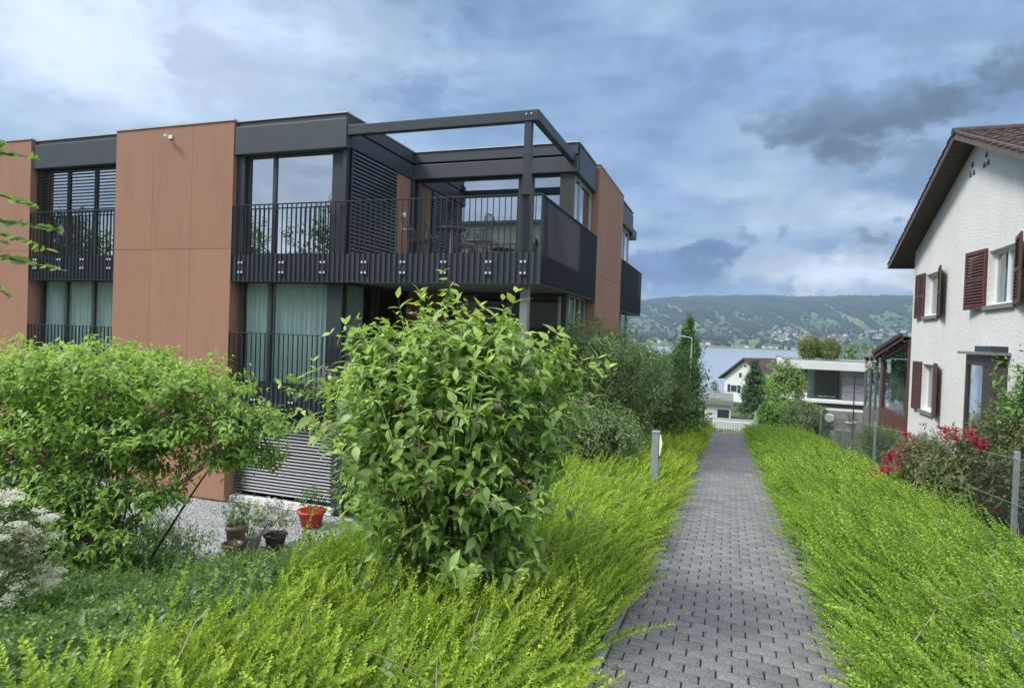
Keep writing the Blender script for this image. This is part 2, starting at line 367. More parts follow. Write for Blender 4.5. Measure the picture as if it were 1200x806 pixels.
def spray(L, npair, leaf, wide, bend, r_, side=.85):
    """one arching shoot of small paired leaves, rooted at the origin and growing along +Z, bending to +X"""
    vs = []; ts = []; tp = []
    ss = np.linspace(0, 1, 5); pts = np.stack([bend * ss ** 2, 0 * ss, ss * (1 - .25 * abs(bend) * ss)], 1) * L
    for i, p in enumerate(pts):
        vs += [p + (0, .0016, 0), p + (0, -.0016, 0)]; tp += [ss[i] * .5] * 2
    for i in range(4): ts += [(2 * i, 2 * i + 1, 2 * i + 3), (2 * i, 2 * i + 3, 2 * i + 2)]
    for k in range(npair):
        t = .12 + .88 * (k + .5) / npair; p = np.array([bend * t * t, 0, t * (1 - .25 * abs(bend) * t)]) * L
        dr = nrm(np.array([2 * bend * t, 0, 1.0])); sx = nrm(np.cross(dr, (0, 1, 0)))
        ang0 = (k % 2) * .9 + r_.normal(0, .3)
        for sg in (1, -1):
            sd_ = (np.array([0, 1, 0]) * math.cos(ang0) + sx * math.sin(ang0)) * sg
            f = nrm(sd_ * side + dr * (1.5 - side) + r_.normal(0, .14, 3)); n = nrm(dr * .9 - sd_ * .5 + np.array([0, 0, .3]) + r_.normal(0, .25, 3))
            Fm = frames(f[None], n[None])[0]; s = leaf * (1.05 - .5 * max(0, t - .6) / .4) * r_.uniform(.8, 1.2)
            b = len(vs); vs += list((SV * (wide, 1, 1)) @ Fm.T * s + p); ts += [tuple(q + b for q in tri) for tri in ST]; tp += [t ** 1.5] * 4
    return np.array(vs), np.array(ts), np.array(tp)
def scatter_sprays(L, tmpl, pos, dirs, scale):
    idx = rng.integers(0, len(tmpl), len(pos)); dirs = nrm(dirs)
    for i, (tv, tt, tp) in enumerate(tmpl):
        s = idx == i; m = int(s.sum())
        if not m: continue
        z = dirs[s]; h = z * np.array([1, 1, 0]) + rng.normal(0, .25, (m, 3)) * np.array([1, 1, 0]) - np.array([0, 0, .15])
        y = nrm(np.cross(z, h)); x = np.cross(y, z)
        V, Tn = place(tv, tt, np.stack([x, y, z], 2), pos[s], scale[s])
        # young tips differ from shoot to shoot
        L.add(V, Tn, np.clip(np.tile(tp, m) * np.repeat(rng.uniform(.35, 1.2, m), len(tp)), 0, 1))
def lumps(x, y, s, seed=0):
    return (np.sin(x * s * 1.7 + seed) * np.sin(y * s * 1.3 + seed * 2.1) + .6 * np.sin(x * s * 3.1 - y * s * 2.3 + seed) + .4 * np.sin(x * s * 5.9 + 1.3 * seed) * np.sin(y * s * 6.7)) / 2
# ================================================================ SETTING
def sst(a, b, x): t = np.clip((x - a) / (b - a), 0, 1); return t * t * (3 - 2 * t)
def ground_z(x, y):
    x = np.asarray(x, float); y = np.asarray(y, float)
    p = np.where(y <= 26, -0.075 * y, np.where(y < 31, -1.95 - (y - 26) * .33, -3.6 - (y - 31) * .06))
    p = np.where(y < -8, .6 + (-8 - y) * .16, p); p = np.where((y > -12) & (y < -4), np.interp(y, [-12, -4], [1.24, .3]), p)
    p = np.where(y > 150, np.maximum(p - (y - 150) * .09, -22), p)
    lf = np.where(y < 5, -0.55 - 0.12 * y, -1.15 - (y - 5) * .36); lf = np.maximum(lf, -2.4); lf = np.where(y < -2, np.maximum(-0.31 - .02 * y, p - .4), lf)
    k = sst(-2.3, -6.3, x) * sst(34, 24, y)
    z = p * (1 - k) + np.minimum(lf, p) * k
    # the garden between the bushes and the apartment block
    k2 = sst(-3.0, -4.4, x) * sst(6.8, 8.6, y) * sst(34, 28, y)
    return z * (1 - k2) - 2.4 * k2
def gz(x, y): return float(ground_z(x, y))
def grid_mesh(xs, ys, zf):
    X, Y = np.meshgrid(xs, ys, indexing='ij'); Z = zf(X, Y); nx, ny = X.shape
    V = np.stack([X, Y, Z], -1).reshape(-1, 3); I = np.arange(nx * ny).reshape(nx, ny)
    return V, np.stack([I[:-1, :-1], I[1:, :-1], I[1:, 1:], I[:-1, 1:]], -1).reshape(-1, 4)
m_soil = mat('soil_and_grass', (.05, .055, .025), .95, .4, 2.0, .8, 60, c2=(.075, .12, .032))
xs = np.concatenate([np.linspace(-400, -60, 12), np.linspace(-50, -22, 12), np.linspace(-20, 10, 101), np.linspace(12, 60, 16), np.linspace(80, 400, 10)])
ys = np.concatenate([np.linspace(-200, -30, 8), np.linspace(-25, -2, 12), np.linspace(-1, 36, 125), np.linspace(38, 150, 30), np.linspace(160, 420, 20)])
V, Q = grid_mesh(xs, ys, lambda x, y: ground_z(x, y) - .03)
tag(link('ground', arr_mesh('ground', V, Q, m_soil)), kind='structure')

# path of concrete pavers, every paver modelled with chamfered edges and its own tilt
m_paver = mat('paver', (.20, .20, .198), .85, .5, 75, 1.0, 260, bdist=.006, island=.16, stain=.3)
m_joint = mat('joint_sand', (.022, .023, .024), .95, .3, 30)
PX0, PX1, PY0, PY1 = -0.62, 0.78, -3.0, 26.2
pv = []; pq = []
row_d, bw = .118, .175
ny = int((PY1 - PY0) / row_d)
for j in range(ny):
    y0 = PY0 + j * row_d; off = (bw / 2 if j % 2 else 0)
    nb = 8
    for i in range(nb):
        x0 = PX0 + i * bw - off; x1 = x0 + bw
        a, b = max(x0, PX0), min(x1, PX1)
        if b - a < .03: continue
        a += .0045 + rng.uniform(0, .002); b -= .0045; c = y0 + .0015; d = y0 + row_d - .0018
        h = rng.normal(0, .0011); tx, ty = rng.normal(0, .0028, 2)
        f = lambda x, y, dz: (x, y, -0.075 * y + h + tx * (x - (a + b) / 2) + ty * (y - (c + d) / 2) + dz)
        ch = .004; k = len(pv)
        pv += [f(a, c, -.03), f(b, c, -.03), f(b, d, -.03), f(a, d, -.03), f(a, c, -.004), f(b, c, -.004), f(b, d, -.004), f(a, d, -.004),
               f(a + ch, c + ch, 0), f(b - ch, c + ch, 0), f(b - ch, d - ch, 0), f(a + ch, d - ch, 0)]
        pq += [(k + 8, k + 9, k + 10, k + 11)] + [(k + e, k + (e + 1) % 4, k + 4 + (e + 1) % 4, k + 4 + e) for e in range(4)] + [(k + 4 + e, k + 4 + (e + 1) % 4, k + 8 + (e + 1) % 4, k + 8 + e) for e in range(4)]
tag(link('path', arr_mesh('path', np.array(pv), np.array(pq), m_paver)), kind='structure')
b = MB(); b.add([(PX0, PY0, -.075 * PY0 - .012), (PX1, PY0, -.075 * PY0 - .012), (PX1, PY1, -.075 * PY1 - .012), (PX0, PY1, -.075 * PY1 - .012)], [(0, 1, 2, 3)])
tag(b.build('path_joints', m_joint), kind='structure')
m_kerb = mat('kerb_stone', (.24, .24, .235), .9, .25, 14, .6, 90)
b = MB()
for x in (PX0 - .062, PX1 + .004):
    y = PY0
    while y < PY1:
        z0, z1 = -.075 * y, -.075 * (y + .98)
        b.add([(x, y, z0 - .1), (x + .058, y, z0 - .1), (x + .058, y + .98, z1 - .1), (x, y + .98, z1 - .1), (x, y, z0 + .012), (x + .058, y, z0 + .012), (x + .058, y + .98, z1 + .012), (x, y + .98, z1 + .012)],
              [(4, 5, 6, 7), (0, 1, 5, 4), (1, 2, 6, 5), (2, 3, 7, 6), (3, 0, 4, 7)]); y += .99
tag(b.build('kerb', m_kerb), kind='structure')

# lake
m_w, t, o = new_mat('lake_water')
p = t.new('ShaderNodeBsdfPrincipled', {'Base Color': (.29, .35, .395), 'Roughness': .3, 'IOR': 1.33})  # pale base colour stands in for sky reflected off the waves
tcn = t.new('ShaderNodeTexCoord').outputs['Object']
hgt = t.math('ADD', t.noise(t.vmath('MULTIPLY', tcn, (.05, .09, 1)), 1.0, 4), t.math('MULTIPLY', t.noise(t.vmath('MULTIPLY', tcn, (.6, 1.1, 1)), 1.0, 3), .2))
t.l.new(t.new('ShaderNodeBump', {'Strength': .16, 'Distance': .5, 'Height': hgt}).outputs[0], p.inputs['Normal']); t.l.new(p.outputs[0], o.inputs[0])
b = MB(); b.add([(-5000, 180, -18), (5500, 180, -18), (5500, 2600, -18), (-5000, 2600, -18)], [(0, 1, 2, 3)])
tag(b.build('lake', m_w), kind='structure')

# hills over the far shore
def hill_z(a, r):
    """a azimuth in degrees, r distance"""
    sh = 1990 + 60 * np.sin(a * .35) + 25 * np.sin(a * 1.3)
    rid = 4700 + 200 * np.sin(a * .22 + 1)
    u = np.clip((r - sh) / (rid - sh), -.1, 1.35)
    top = 318 + 30 * np.sin(a * .085 + .9) - 52 * sst(-1.0, -9, a) + 3 * np.sin(a * .9) + 1.5 * np.sin(a * 2.3 + 1) - 14 * sst(2.5, 9, a)
    prof = np.interp(u, [-.1, 0, .12, .28, .45, .62, .8, 1.0, 1.35], [-.05, 0.012, .055, .14, .30, .52, .80, 1.0, .86])
    n = 6 * np.sin(a * 1.9 + r * .004) * np.sin(r * .0031 + a) * np.clip(1.2 - u, 0, 1) + 3 * np.sin(a * 4.3 - r * .006) * np.clip(1.15 - u, 0, 1)
    return -18.6 + top * prof + n * np.clip(u, 0, 1) * 1.3
def polar(a, r): return np.sin(np.radians(a)) * r, np.cos(np.radians(a)) * r
aa = np.linspace(-48, 48, 260); rr = np.concatenate([np.linspace(1850, 2600, 40), np.linspace(2640, 6000, 90)])
A, RR = np.meshgrid(aa, rr, indexing='ij'); X, Y = polar(A, RR); Z = hill_z(A, RR)
I = np.arange(A.size).reshape(A.shape)
Q = np.stack([I[:-1, :-1], I[:-1, 1:], I[1:, 1:], I[1:, :-1]], -1).reshape(-1, 4)[:, ::-1]
m_h, t, o = new_mat('hill_fields')
p = t.new('ShaderNodeBsdfPrincipled', {'Roughness': .95, 'Specular IOR Level': .1}); tcn = t.new('ShaderNodeTexCoord').outputs['Object']
vor = t.new('ShaderNodeTexVoronoi', {'Scale': 1.0, 'Randomness': 1.0, 'Vector': t.vmath('ADD', t.vmath('MULTIPLY', tcn, (.0065, .0028, .0)), t.vmath('MULTIPLY', t.noise(t.vmath('MULTIPLY', tcn, (.004, .004, 0)), 1.0, 3, .5, 0, True), (.5, .5, 0)))})
sepc = t.new('ShaderNodeSeparateColor', {0: vor.outputs['Color']})
fc = t.ramp(sepc.outputs[0], [(0, (.05, .09, .032)), (.35, (.08, .135, .042)), (.6, (.12, .175, .058)), (.8, (.19, .22, .09)), (1, (.09, .14, .06))])
fc = t.mix(t.mapr(t.noise(t.vmath('MULTIPLY', tcn, (.02, .02, .02)), 1.0, 5), .35, .7, 0, .5), fc, (.05, .085, .03))
t.l.new(fc, p.inputs['Base Color']); t.l.new(p.outputs[0], o.inputs[0])
hill = link('hills', arr_mesh('hills', np.stack([X, Y, Z], -1).reshape(-1, 3), Q, m_h)); tag(hill, kind='structure')

# wood on the hillside: crowns by the thousand, one mass
t_ = (1 + 5 ** .5) / 2
IV = nrm(np.array([(-1, t_, 0), (1, t_, 0), (-1, -t_, 0), (1, -t_, 0), (0, -1, t_), (0, 1, t_), (0, -1, -t_), (0, 1, -t_), (t_, 0, -1), (t_, 0, 1), (-t_, 0, -1), (-t_, 0, 1)], float))
IT = np.array([(0, 11, 5), (0, 5, 1), (0, 1, 7), (0, 7, 10), (0, 10, 11), (1, 5, 9), (5, 11, 4), (11, 10, 2), (10, 7, 6), (7, 1, 8), (3, 9, 4), (3, 4, 2), (3, 2, 6), (3, 6, 8), (3, 8, 9), (4, 9, 5), (2, 4, 11), (6, 2, 10), (8, 6, 7), (9, 8, 1)])
N = 52000
a = rng.uniform(-40, 40, N); a[: N * 3 // 4] = rng.uniform(-13, 20, N * 3 // 4)
r = 2020 + 2900 * rng.uniform(0, 1, N) ** .8
u = (r - 2000) / 2700
fm = .85 * np.sin(a * .55 + r * .0021) * np.sin(r * .0046 - a * .4) + .6 * np.sin(a * 1.7 + 2) * np.sin(r * .0071 + a * .9) + .45 * np.sin(a * 3.9 + r * .011)
thr = np.interp(u, [0, .06, .12, .3, .45, .58, 1.1], [.25, .8, 1.0, .9, .6, -.1, -1.1])
hed = (np.abs(np.sin(a * 2.1 + .0016 * r + 1.3 * np.sin(r * .004))) < .05) | (np.abs(np.sin(r * .012 + a * .5)) < .045)
keep = (fm > thr) | (hed & (rng.random(N) < .5)) | (rng.random(N) < .025)
a, r = a[keep], r[keep]; X, Y = polar(a, r); Z = hill_z(a, r); m = len(a)
sz = rng.uniform(5, 9.5, m) * np.where(r > 3600, 1.25, 1.0)
F = np.zeros((m, 3, 3)); rot = rng.uniform(0, 6.28, m); F[:, 0, 0] = np.cos(rot); F[:, 0, 1] = -np.sin(rot); F[:, 1, 0] = np.sin(rot); F[:, 1, 1] = np.cos(rot); F[:, 2, 2] = rng.uniform(.8, 1.5, m)
V, Tn = place(IV, IT, F, np.stack([X, Y, Z + sz * .6], 1), sz)
V += rng.normal(0, 1.0, V.shape)
m_fst = mat('far_wood', (.012, .027, .018), .95, .45, .004, c2=(.026, .048, .02), island=.4, spec=.1)
tag(link('far_wood', arr_mesh('far_wood', V, Tn, m_fst)), kind='stuff', label='dark mixed wood and hedgerows covering the hills over the lake', cat='wood')

# villages on the far shore
m_fw = mat('far_plaster', (.62, .60, .55), .9, .2, .01, spec=.2); m_fw2 = mat('far_plaster_grey', (.40, .40, .38), .9, .2, .01, spec=.2)
m_fr = mat('far_roof', (.16, .09, .07), .9, .3, .01, spec=.2); m_fr2 = mat('far_roof_grey', (.2, .2, .2), .9, .3, .01)
def house_mesh(wm, rm, w_, d_, h_, rh):
    b = MB(); b.box(-w_, w_, -d_, d_, -3, h_)
    b.prism([(-w_ - .6, -d_ - .7, h_ - .3), (-w_ - .6, d_ + .7, h_ - .3), (-w_ - .6, 0, h_ + rh)], (2 * w_ + 1.2, 0, 0), 1)
    me = bpy.data.meshes.new('far_house'); me.from_pydata(b.v, [], b.f); me.materials.append(wm); me.materials.append(rm)
    me.polygons.foreach_set('material_index', b.m); me.update(); return me
hm = [house_mesh(m_fw, m_fr, 7, 5.5, 6, 4), house_mesh(m_fw, m_fr2, 9, 6, 7, 3), house_mesh(m_fw2, m_fr, 6, 5, 6, 4), house_mesh(m_fw, m_fr, 12, 6.5, 8.5, 3.5)]
spots = []
for (ac, rc, sa, sr, n) in [(4.6, 2900, 1.6, 260, 34), (7.6, 2750, 1.7, 220, 34), (11, 3000, 1.5, 250, 26), (3.2, 3250, .8, 120, 8), (-1.8, 2060, 2.4, 40, 15), (-6.5, 2110, 1.4, 60, 14), (4.4, 2045, 2.2, 26, 15), (-1, 2800, 4, 300, 7), (9, 2070, 2.5, 40, 12), (13.5, 2200, 1.0, 120, 8)]:
    for _ in range(n): spots.append((rng.normal(ac, sa * .6), max(2040, rng.normal(rc, sr * .6))))
for i, (a, r) in enumerate(spots):
    x, y = polar(a, r); o = bpy.data.objects.new('far_house', hm[int(rng.choice(4, p=[.4, .2, .25, .15]))]); col.objects.link(o)
    s = float(rng.uniform(.75, 1.25)); o.location = (x, y, float(hill_z(np.float64(a), np.float64(r))) + .5); o.rotation_euler = (0, 0, float(rng.uniform(-1.2, 1.2))); o.scale = (s, s, s)
    tag(o, 'tiny pale house among the villages on the far side of the lake', 'house', 'houses of the villages across the lake')

# the air between here and the hills
b = MB(); b.box(-6200, 6200, -420, 7000, -45, 400)
m_a, t, o = new_mat('haze_air')
pv_ = t.new('ShaderNodeVolumePrincipled', {'Color': (.58, .78, 1.0), 'Density': 1.5e-4, 'Anisotropy': .2}); t.l.new(pv_.outputs[0], o.inputs['Volume'])
tag(b.build('haze', m_a), 'pale blue haze that fades the far hills', 'haze', kind='stuff')

# ================================================================ APARTMENT BUILDING
m_terra = mat('terracotta_panel', (.335, .178, .116), .75, .13, 170, .25, 380, c2=(.39, .213, .145), spec=.25, stain=.16, island=.045)
m_dark = mat('anthracite_metal', (.036, .045, .053), .42, .12, 4, 0, spec=.5)
m_fin = mat('anthracite_fin', (.033, .041, .050), .45, .15, 5)
m_band = mat('anthracite_fascia', (.046, .057, .067), .5, .08, 3, .05, 300)
m_frame = mat('bronze_window_frame', (.05, .05, .048), .4, .1, 5)
m_frame_l = mat('silver_window_frame', (.42, .45, .47), .35, .06, 5, metal=.4)
m_cop = mat('zinc_coping', (.5, .52, .53), .45, .1, 4, metal=.3)
m_slab = mat('concrete_soffit', (.28, .28, .27), .9, .1, 3, .3, 60, stain=.2)
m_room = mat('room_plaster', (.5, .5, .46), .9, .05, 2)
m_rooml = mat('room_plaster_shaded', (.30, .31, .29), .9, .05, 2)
m_curt = mat('curtain_cloth', (.60, .70, .67), .9, .06, 8)
m_bolt = mat('steel_bolt', (.72, .74, .76), .35, .05, 5, metal=.3)
m_shut = mat('shutter_slat', (.085, .10, .115), .38, .08, 5, metal=.2)
m_white = mat('white_paint', (.78, .79, .78), .5, .04, 4)
g_up = glass_mat('mirror_window_glass', (.50, .60, .58), .5)
g_lo = glass_mat('green_window_glass', (.82, .86, .86), .03)
g_clear = glass_mat('clear_window_glass', (.75, .80, .80), .10)
AB = thing('apartment_building', (-9, 14, -2.4), 'modern three storey apartment block with terracotta panels, dark finned balconies and a flat roof', 'building')
YF, XS = 11.39, -3.42
def clad(x0, x1, y0, y1, z0, z1, ncol, zj, face):
    """rain screen wall: dark core with panels a gap apart on the faces one sees"""
    b = MB(); b.box(x0 + .03, x1 - .03, y0 + .03, y1 - .03, z0, z1 - .02, 1)
    zs = [z0 + .02] + zj + [z1]
    for i in range(len(zs) - 1):
        for k in range(ncol):
            if face == 'y':
                a = x0 + (x1 - x0) * k / ncol; c = x0 + (x1 - x0) * (k + 1) / ncol
                b.box(a + .003 * (k > 0), c - .003 * (k < ncol - 1), y0, y0 + .03, zs[i] + .004, zs[i + 1] - .004)
            else:
                a = y0 + (y1 - y0) * k / ncol; c = y0 + (y1 - y0) * (k + 1) / ncol
                b.box(x1 - .03, x1, a + .003 * (k > 0), c - .003 * (k < ncol - 1), zs[i] + .004, zs[i + 1] - .004)
    if face == 'y':
        b.box(x0, x0 + .03, y0 + .031, y1, z0 + .02, z1); b.box(x1 - .03, x1, y0 + .031, y1, z0 + .02, z1)
    else:
        b.box(x0, x1 - .031, y0, y0 + .03, z0 + .02, z1); b.box(x0, x1 - .031, y1 - .03, y1, z0 + .02, z1)
    b.build('cladding_wall', [m_terra, m_dark], AB)
    c = MB(); c.box(x0 - .02, x1 + .02, y0 - .025, y1, z1, z1 + .035); c.build('wall_coping', m_cop, AB)
clad(-14.15, -10.63, YF, 12.6, -2.4, 6.12, 3, [0.45, 3.28], 'y')
clad(-24.0, -17.1, YF, 12.6, -2.4, 6.12, 6, [0.45, 3.28], 'y')
clad(-5.4, XS, 16.55, 20.48, -2.4, 6.12, 3, [0.45, 3.28], 'x')
# floor slabs and roof: front room block and rear block
for z0, z1 in ((-.24, .26), (2.60, 3.12)):
    b = MB(); b.box(-24, -3.62, 11.56, 24.5, z0, z1); b.build('floor_slab', m_slab, AB)
b = MB()
b.box(-24, -7.80, 11.62, 24.2, 5.45, 6.04); b.box(-7.80, -3.6, 14.62, 23.2, 5.45, 6.04)
b.build('roof', m_dark, AB)
def fascia(x0, x1, y0, y1, z0, z1, bev=.012): b = MB(); b.box(x0, x1, y0, y1, z0, z1); b.build('fascia', m_band, AB, bev)
fascia(-17.08, -14.17, 11.43, 11.62, 5.38, 5.98); fascia(-17.08, -14.17, 11.50, 11.62, 5.99, 6.09)
fascia(-10.61, -7.72, 11.40, 11.58, 5.36, 5.97); fascia(-10.61, -7.76, 11.46, 11.62, 5.98, 6.09)
# terrace recess: two stepped bands along both inner sides
fascia(-7.90, -7.72, 11.585, 14.36, 5.40, 5.74); fascia(-7.90, -7.76, 11.625, 14.60, 5.82, 6.09)
fascia(-7.90, -3.50, 14.37, 14.52, 5.40, 5.76); fascia(-7.755, -3.52, 14.46, 14.62, 5.83, 6.09)
fascia(-3.66, -3.48, 14.53, 16.54, 5.38, 6.02); fascia(-3.66, -3.50, 20.50, 23.2, 5.40, 6.02)
fascia(-3.9, -3.52, 23.22, 24.3, 5.30, 5.62)
for bx in ((-17.08, -14.17, 11.47, 11.8), (-10.61, -7.75, 11.43, 11.8), (-7.98, -7.74, 11.805, 14.7), (-7.735, -3.62, 14.43, 14.7), (-3.7, -3.48, 14.44, 16.5), (-3.7, -3.48, 20.5, 23.22)):
    b = MB(); b.box(*bx, 6.092, 6.12); b.build('roof_coping', m_cop, AB)
# rooms behind the glass
for z0, z1 in ((.262, 2.598), (3.122, 5.448)):
    b = MB()
    b.box(-24, -7.9, 17.0, 17.1, z0, z1)
    b.box(-17.25, -17.11, 12.61, 17, z0, z1); b.box(-14.14, -14.0, 12.61, 17, z0, z1); b.box(-10.75, -10.64, 12.61, 17, z0, z1)
    b.box(-7.9, -3.9, 19.6, 19.7, z0, z1)
    b.box(-8.0, -7.9, 14.7, 19.6, z0, z1)
    b.box(-7.0, -3.9, 20.49, 20.55, z0, z1); b.box(-7.0, -6.9, 20.56, 24, z0, z1)
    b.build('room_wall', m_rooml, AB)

def railing(parent, p0, p1, z0, zt, zs, outward, pitch=.122):
    """flat bar fins from z0 to the top rail zt, solid sheet behind them up to zs"""
    p0 = Vector(p0); p1 = Vector(p1); d = (p1 - p0); L_ = d.length; d.normalize(); o = Vector(outward); zc = Vector((0, 0, 1))
    n = int(round(L_ / pitch)); b = MB()
    for i in range(n + 1):
        q = p0 + d * (L_ * i / n)
        b.obox(q - o * .016 + zc * (z0 + zt - .012) / 2, d * .0045, o * .016, zc * (zt - .012 - z0) / 2)
    b.build('railing_fins', m_fin, parent)
    b = MB(); mid = (p0 + p1) / 2
    b.obox(mid - o * .03 + zc * (zt - .004), d * (L_ / 2 + .006), o * .032, zc * .008); b.build('top_rail', m_dark, parent); b = MB(); b.obox(mid - o * .03 + zc * (z0 - .007), d * (L_ / 2 + .006), o * .032, zc * .006); b.build('bottom_rail', m_dark, parent)
    b = MB(); b.obox(mid - o * .040 + zc * (z0 + zs) / 2, d * L_ / 2, o * .004, zc * ((zs - z0) / 2 - .002)); b.build('skirt_sheet', m_band, parent)
def bolts(parent, xs_, y, z):
    for x in xs_:
        b = MB(); b.box(x - .06, x + .06, y + .016, y + .028, z - .15, z + .15, 1)
        for i in (-1, 1):
            for k in (-1, 1): b.obox((x + i * .042, y - .010, z + k * .107), (.020, 0, 0), (0, .006, 0), (0, 0, .020))
        b.build('bolt_plate', [m_bolt, m_fin], parent)
def window(x0, x1, y, z0, z1, bars, glass, fm=None, fw=.06, axis='y', sill=None):
    """frame in the plane y (or x), panes between the vertical bars"""
    fm = fm or m_frame; b = MB(); g = MB()
    def bx(m_, a, c, zz0, zz1, d0, d1):
        if axis == 'y': m_.box(a, c, y + d0, y + d1, zz0, zz1)
        else: m_.box(y - d1, y - d0, a, c, zz0, zz1)
    edges = [x0] + list(bars) + [x1]
    bx(b, x0, x1, z1 - fw, z1, 0, .07); bx(b, x0, x1, z0, z0 + fw, 0, .07)
    for i, e in enumerate(edges):
        c = e + (fw / 2 if i == 0 else -fw / 2 if i == len(edges) - 1 else 0); h = fw / 2 if i in (0, len(edges) - 1) else fw * .75
        bx(b, c - h, c + h, z0 + fw, z1 - fw, -.002, .068)
    bx(g, x0 + fw / 2, x1 - fw / 2, z0 + fw / 2, z1 - fw / 2, .03, .04)
    f = b.build('window', fm, AB); g.build('pane', glass, f); return f
def curtain(parent, x0, x1, y, z0, z1, m=None, axis='y', fold=.13):
    n = int((x1 - x0) / .022); xs_ = np.linspace(x0, x1, n); ph = rng.uniform(0, 6)
    w_ = .035 * np.sin(xs_ / fold * 6.28 + .8 * np.sin(xs_ * 5 + ph)) + .014 * np.sin(xs_ * 31 + ph)
    vs_ = [((x, y + d, z) if axis == 'y' else (y + d, x, z)) for z, k in ((z0, 1.15), (z1, .85)) for x, d in zip(xs_, w_ * k)]
    b = MB(); b.add(vs_, [(i, i + 1, n + i + 1, n + i) for i in range(n - 1)]); return b.build('curtain', m or m_curt, parent, smooth=True)
def blind(parent_name, x0, x1, y, z0, z1, pitch, depth, tilt, m, axis='y', name='roller_shutter'):
    b = MB(); n = int((z1 - z0) / pitch)
    for i in range(n):
        z = z1 - (i + .5) * pitch; c = ((x0 + x1) / 2, y, z) if axis == 'y' else (y, (x0 + x1) / 2, z)
        d = Vector((1, 0, 0)) if axis == 'y' else Vector((0, 1, 0)); o_ = Vector((0, -1, 0)) if axis == 'y' else Vector((1, 0, 0))
        ax = (o_ * math.cos(tilt) - Vector((0, 0, 1)) * math.sin(tilt)) * depth / 2; nz = d.cross(ax).normalized() * .004
        b.obox(c, d * (x1 - x0) / 2, ax, nz)
    for e in (x0 + .03, x1 - .03):
        if axis == 'y': b.box(e - .012, e + .012, y - .012, y + .012, z0, z1)
        else: b.box(y - .012, y + .012, e - .012, e + .012, z0, z1)
    return b.build(name, m, parent_name)
# upper front corner room
f = window(-10.40, -7.86, 11.60, 3.13, 5.40, [-9.67], g_up); curtain(f, -10.3, -9.5, 11.95, 3.13, 5.4)
for q_ in ((-8.17, -7.86, 11.59, 11.595, 3.13, 5.36), (-10.62, -10.41, 11.5, 11.66, 3.13, 5.36), (-7.855, -7.77, 11.5, 11.60, 3.13, 5.39)): MB().box(*q_).build('corner_post', m_dark, AB)
# its terrace side: shutter, then terracotta wall to the inner corner
blind(AB, 11.66, 13.58, -7.74, 3.13, 5.39, .085, .08, R(62), m_shut, 'x')
b = MB(); b.box(-7.9, -7.79, 11.61, 13.6, 3.13, 5.39); b.build('wall_backing', m_dark, AB)
b = MB(); b.box(-7.9, -7.76, 13.61, 14.30, 3.13, 5.395); b.build('terrace_wall', m_terra, AB)
b = MB(); b.box(-7.9, -7.70, 14.31, 14.46, 3.13, 5.395); b.build('corner_post', m_dark, AB)
# terrace back glazing
f = window(-7.69, -3.62, 14.52, 3.13, 5.395, [-4.92, -4.62], g_up)
curtain(f, -7.6, -7.0, 14.9, 3.13, 5.38, m_curt)
for q_ in ((-4.84, -4.70, 14.50, 14.53, 3.13, 5.39), (-3.92, -3.60, 14.46, 14.51, 3.13, 5.395)): MB().box(*q_).build('corner_post', m_frame, AB)
# side windows, upper
f = window(14.62, 16.5, -3.60, 3.13, 5.38, [15.2], g_up, m_frame_l, .06, 'x'); curtain(f, 15.6, 16.45, -4.0, 3.13, 5.35, m_curt, 'x')
window(20.6, 23.1, -3.62, 3.13, 5.38, [21.4, 22.2], g_up, m_frame_l, .05, 'x')
# front bay between the terracotta walls, two storeys
f = window(-17.0, -14.25, 11.66, 3.13, 5.40, [-16.1, -15.15], g_up)
curtain(f, -16.9, -14.3, 12.0, 3.13, 5.38, mat('curtain_teal', (.45, .60, .57), .9, .1, 6))
blind(AB, -17.05, -14.2, 11.54, 4.20, 5.34, .082, .07, R(8), m_dark, name='venetian_blind')
f = window(-17.0, -14.25, 11.66, .28, 2.59, [-16.1, -15.15], g_lo); curtain(f, -16.95, -14.3, 11.80, .28, 2.58)
# lower corner room
f = window(-10.52, -8.05, 11.62, .28, 2.59, [-9.72], g_lo); curtain(f, -10.45, -9.72, 11.76, .28, 2.58); curtain(f, -9.66, -8.25, 11.78, .28, 2.58)
b = MB(); b.box(-8.22, -7.86, 11.60, 11.615, .27, 2.59); b.build('corner_post', m_dark, AB)
f = window(11.75, 14.4, -7.86, .28, 2.59, [12.9, 13.1], g_lo, axis='x'); curtain(f, 11.9, 12.85, -8.1, .28, 2.55, m_curt, 'x')
f = window(-6.75, -3.75, 14.56, .28, 2.59, [-5.3], g_lo); curtain(f, -6.7, -6.1, 14.9, .28, 2.58, mat('curtain_ochre', (.55, .42, .28), .9, .1, 8))
b = MB(); b.box(-7.85, -6.76, 14.5, 14.66, .265, 2.595); b.build('terrace_wall', m_terra, AB)
f = window(14.7, 16.5, -3.66, .28, 2.59, [15.3, 15.9], g_clear, m_frame_l, .06, 'x'); curtain(f, 14.75, 15.2, -3.95, .28, 2.58, m_white, 'x')
f = window(20.6, 23.6, -3.66, .28, 2.59, [21.3, 22.3], g_clear, m_frame_l, .05, 'x'); curtain(f, 20.7, 21.2, -3.95, .28, 2.58, m_white, 'x')
# basement
for q_ in ((-17.1, -3.62, 12.0, 12.2, -2.4, -.245), (-24, -3.64, 12.6, 24.4, -2.4, -.245), (-7.98, -7.7, 11.62, 12.0, -2.4, -.245)): MB().box(*q_).build('basement_wall', m_dark, AB)
blind(AB, -10.55, -8.0, 11.66, -2.2, -.30, .072, .062, R(48), mat('shutter_slat_light', (.065, .077, .093), .4, .08, 5, metal=.1))
blind(AB, -7.66, -5.2, 11.95, -2.2, -.30, .062, .06, R(58), m_shut)
b = MB(); b.box(-10.6, -7.9, 11.52, 11.75, -2.4, -2.27); b.build('door_sill', m_white, AB)
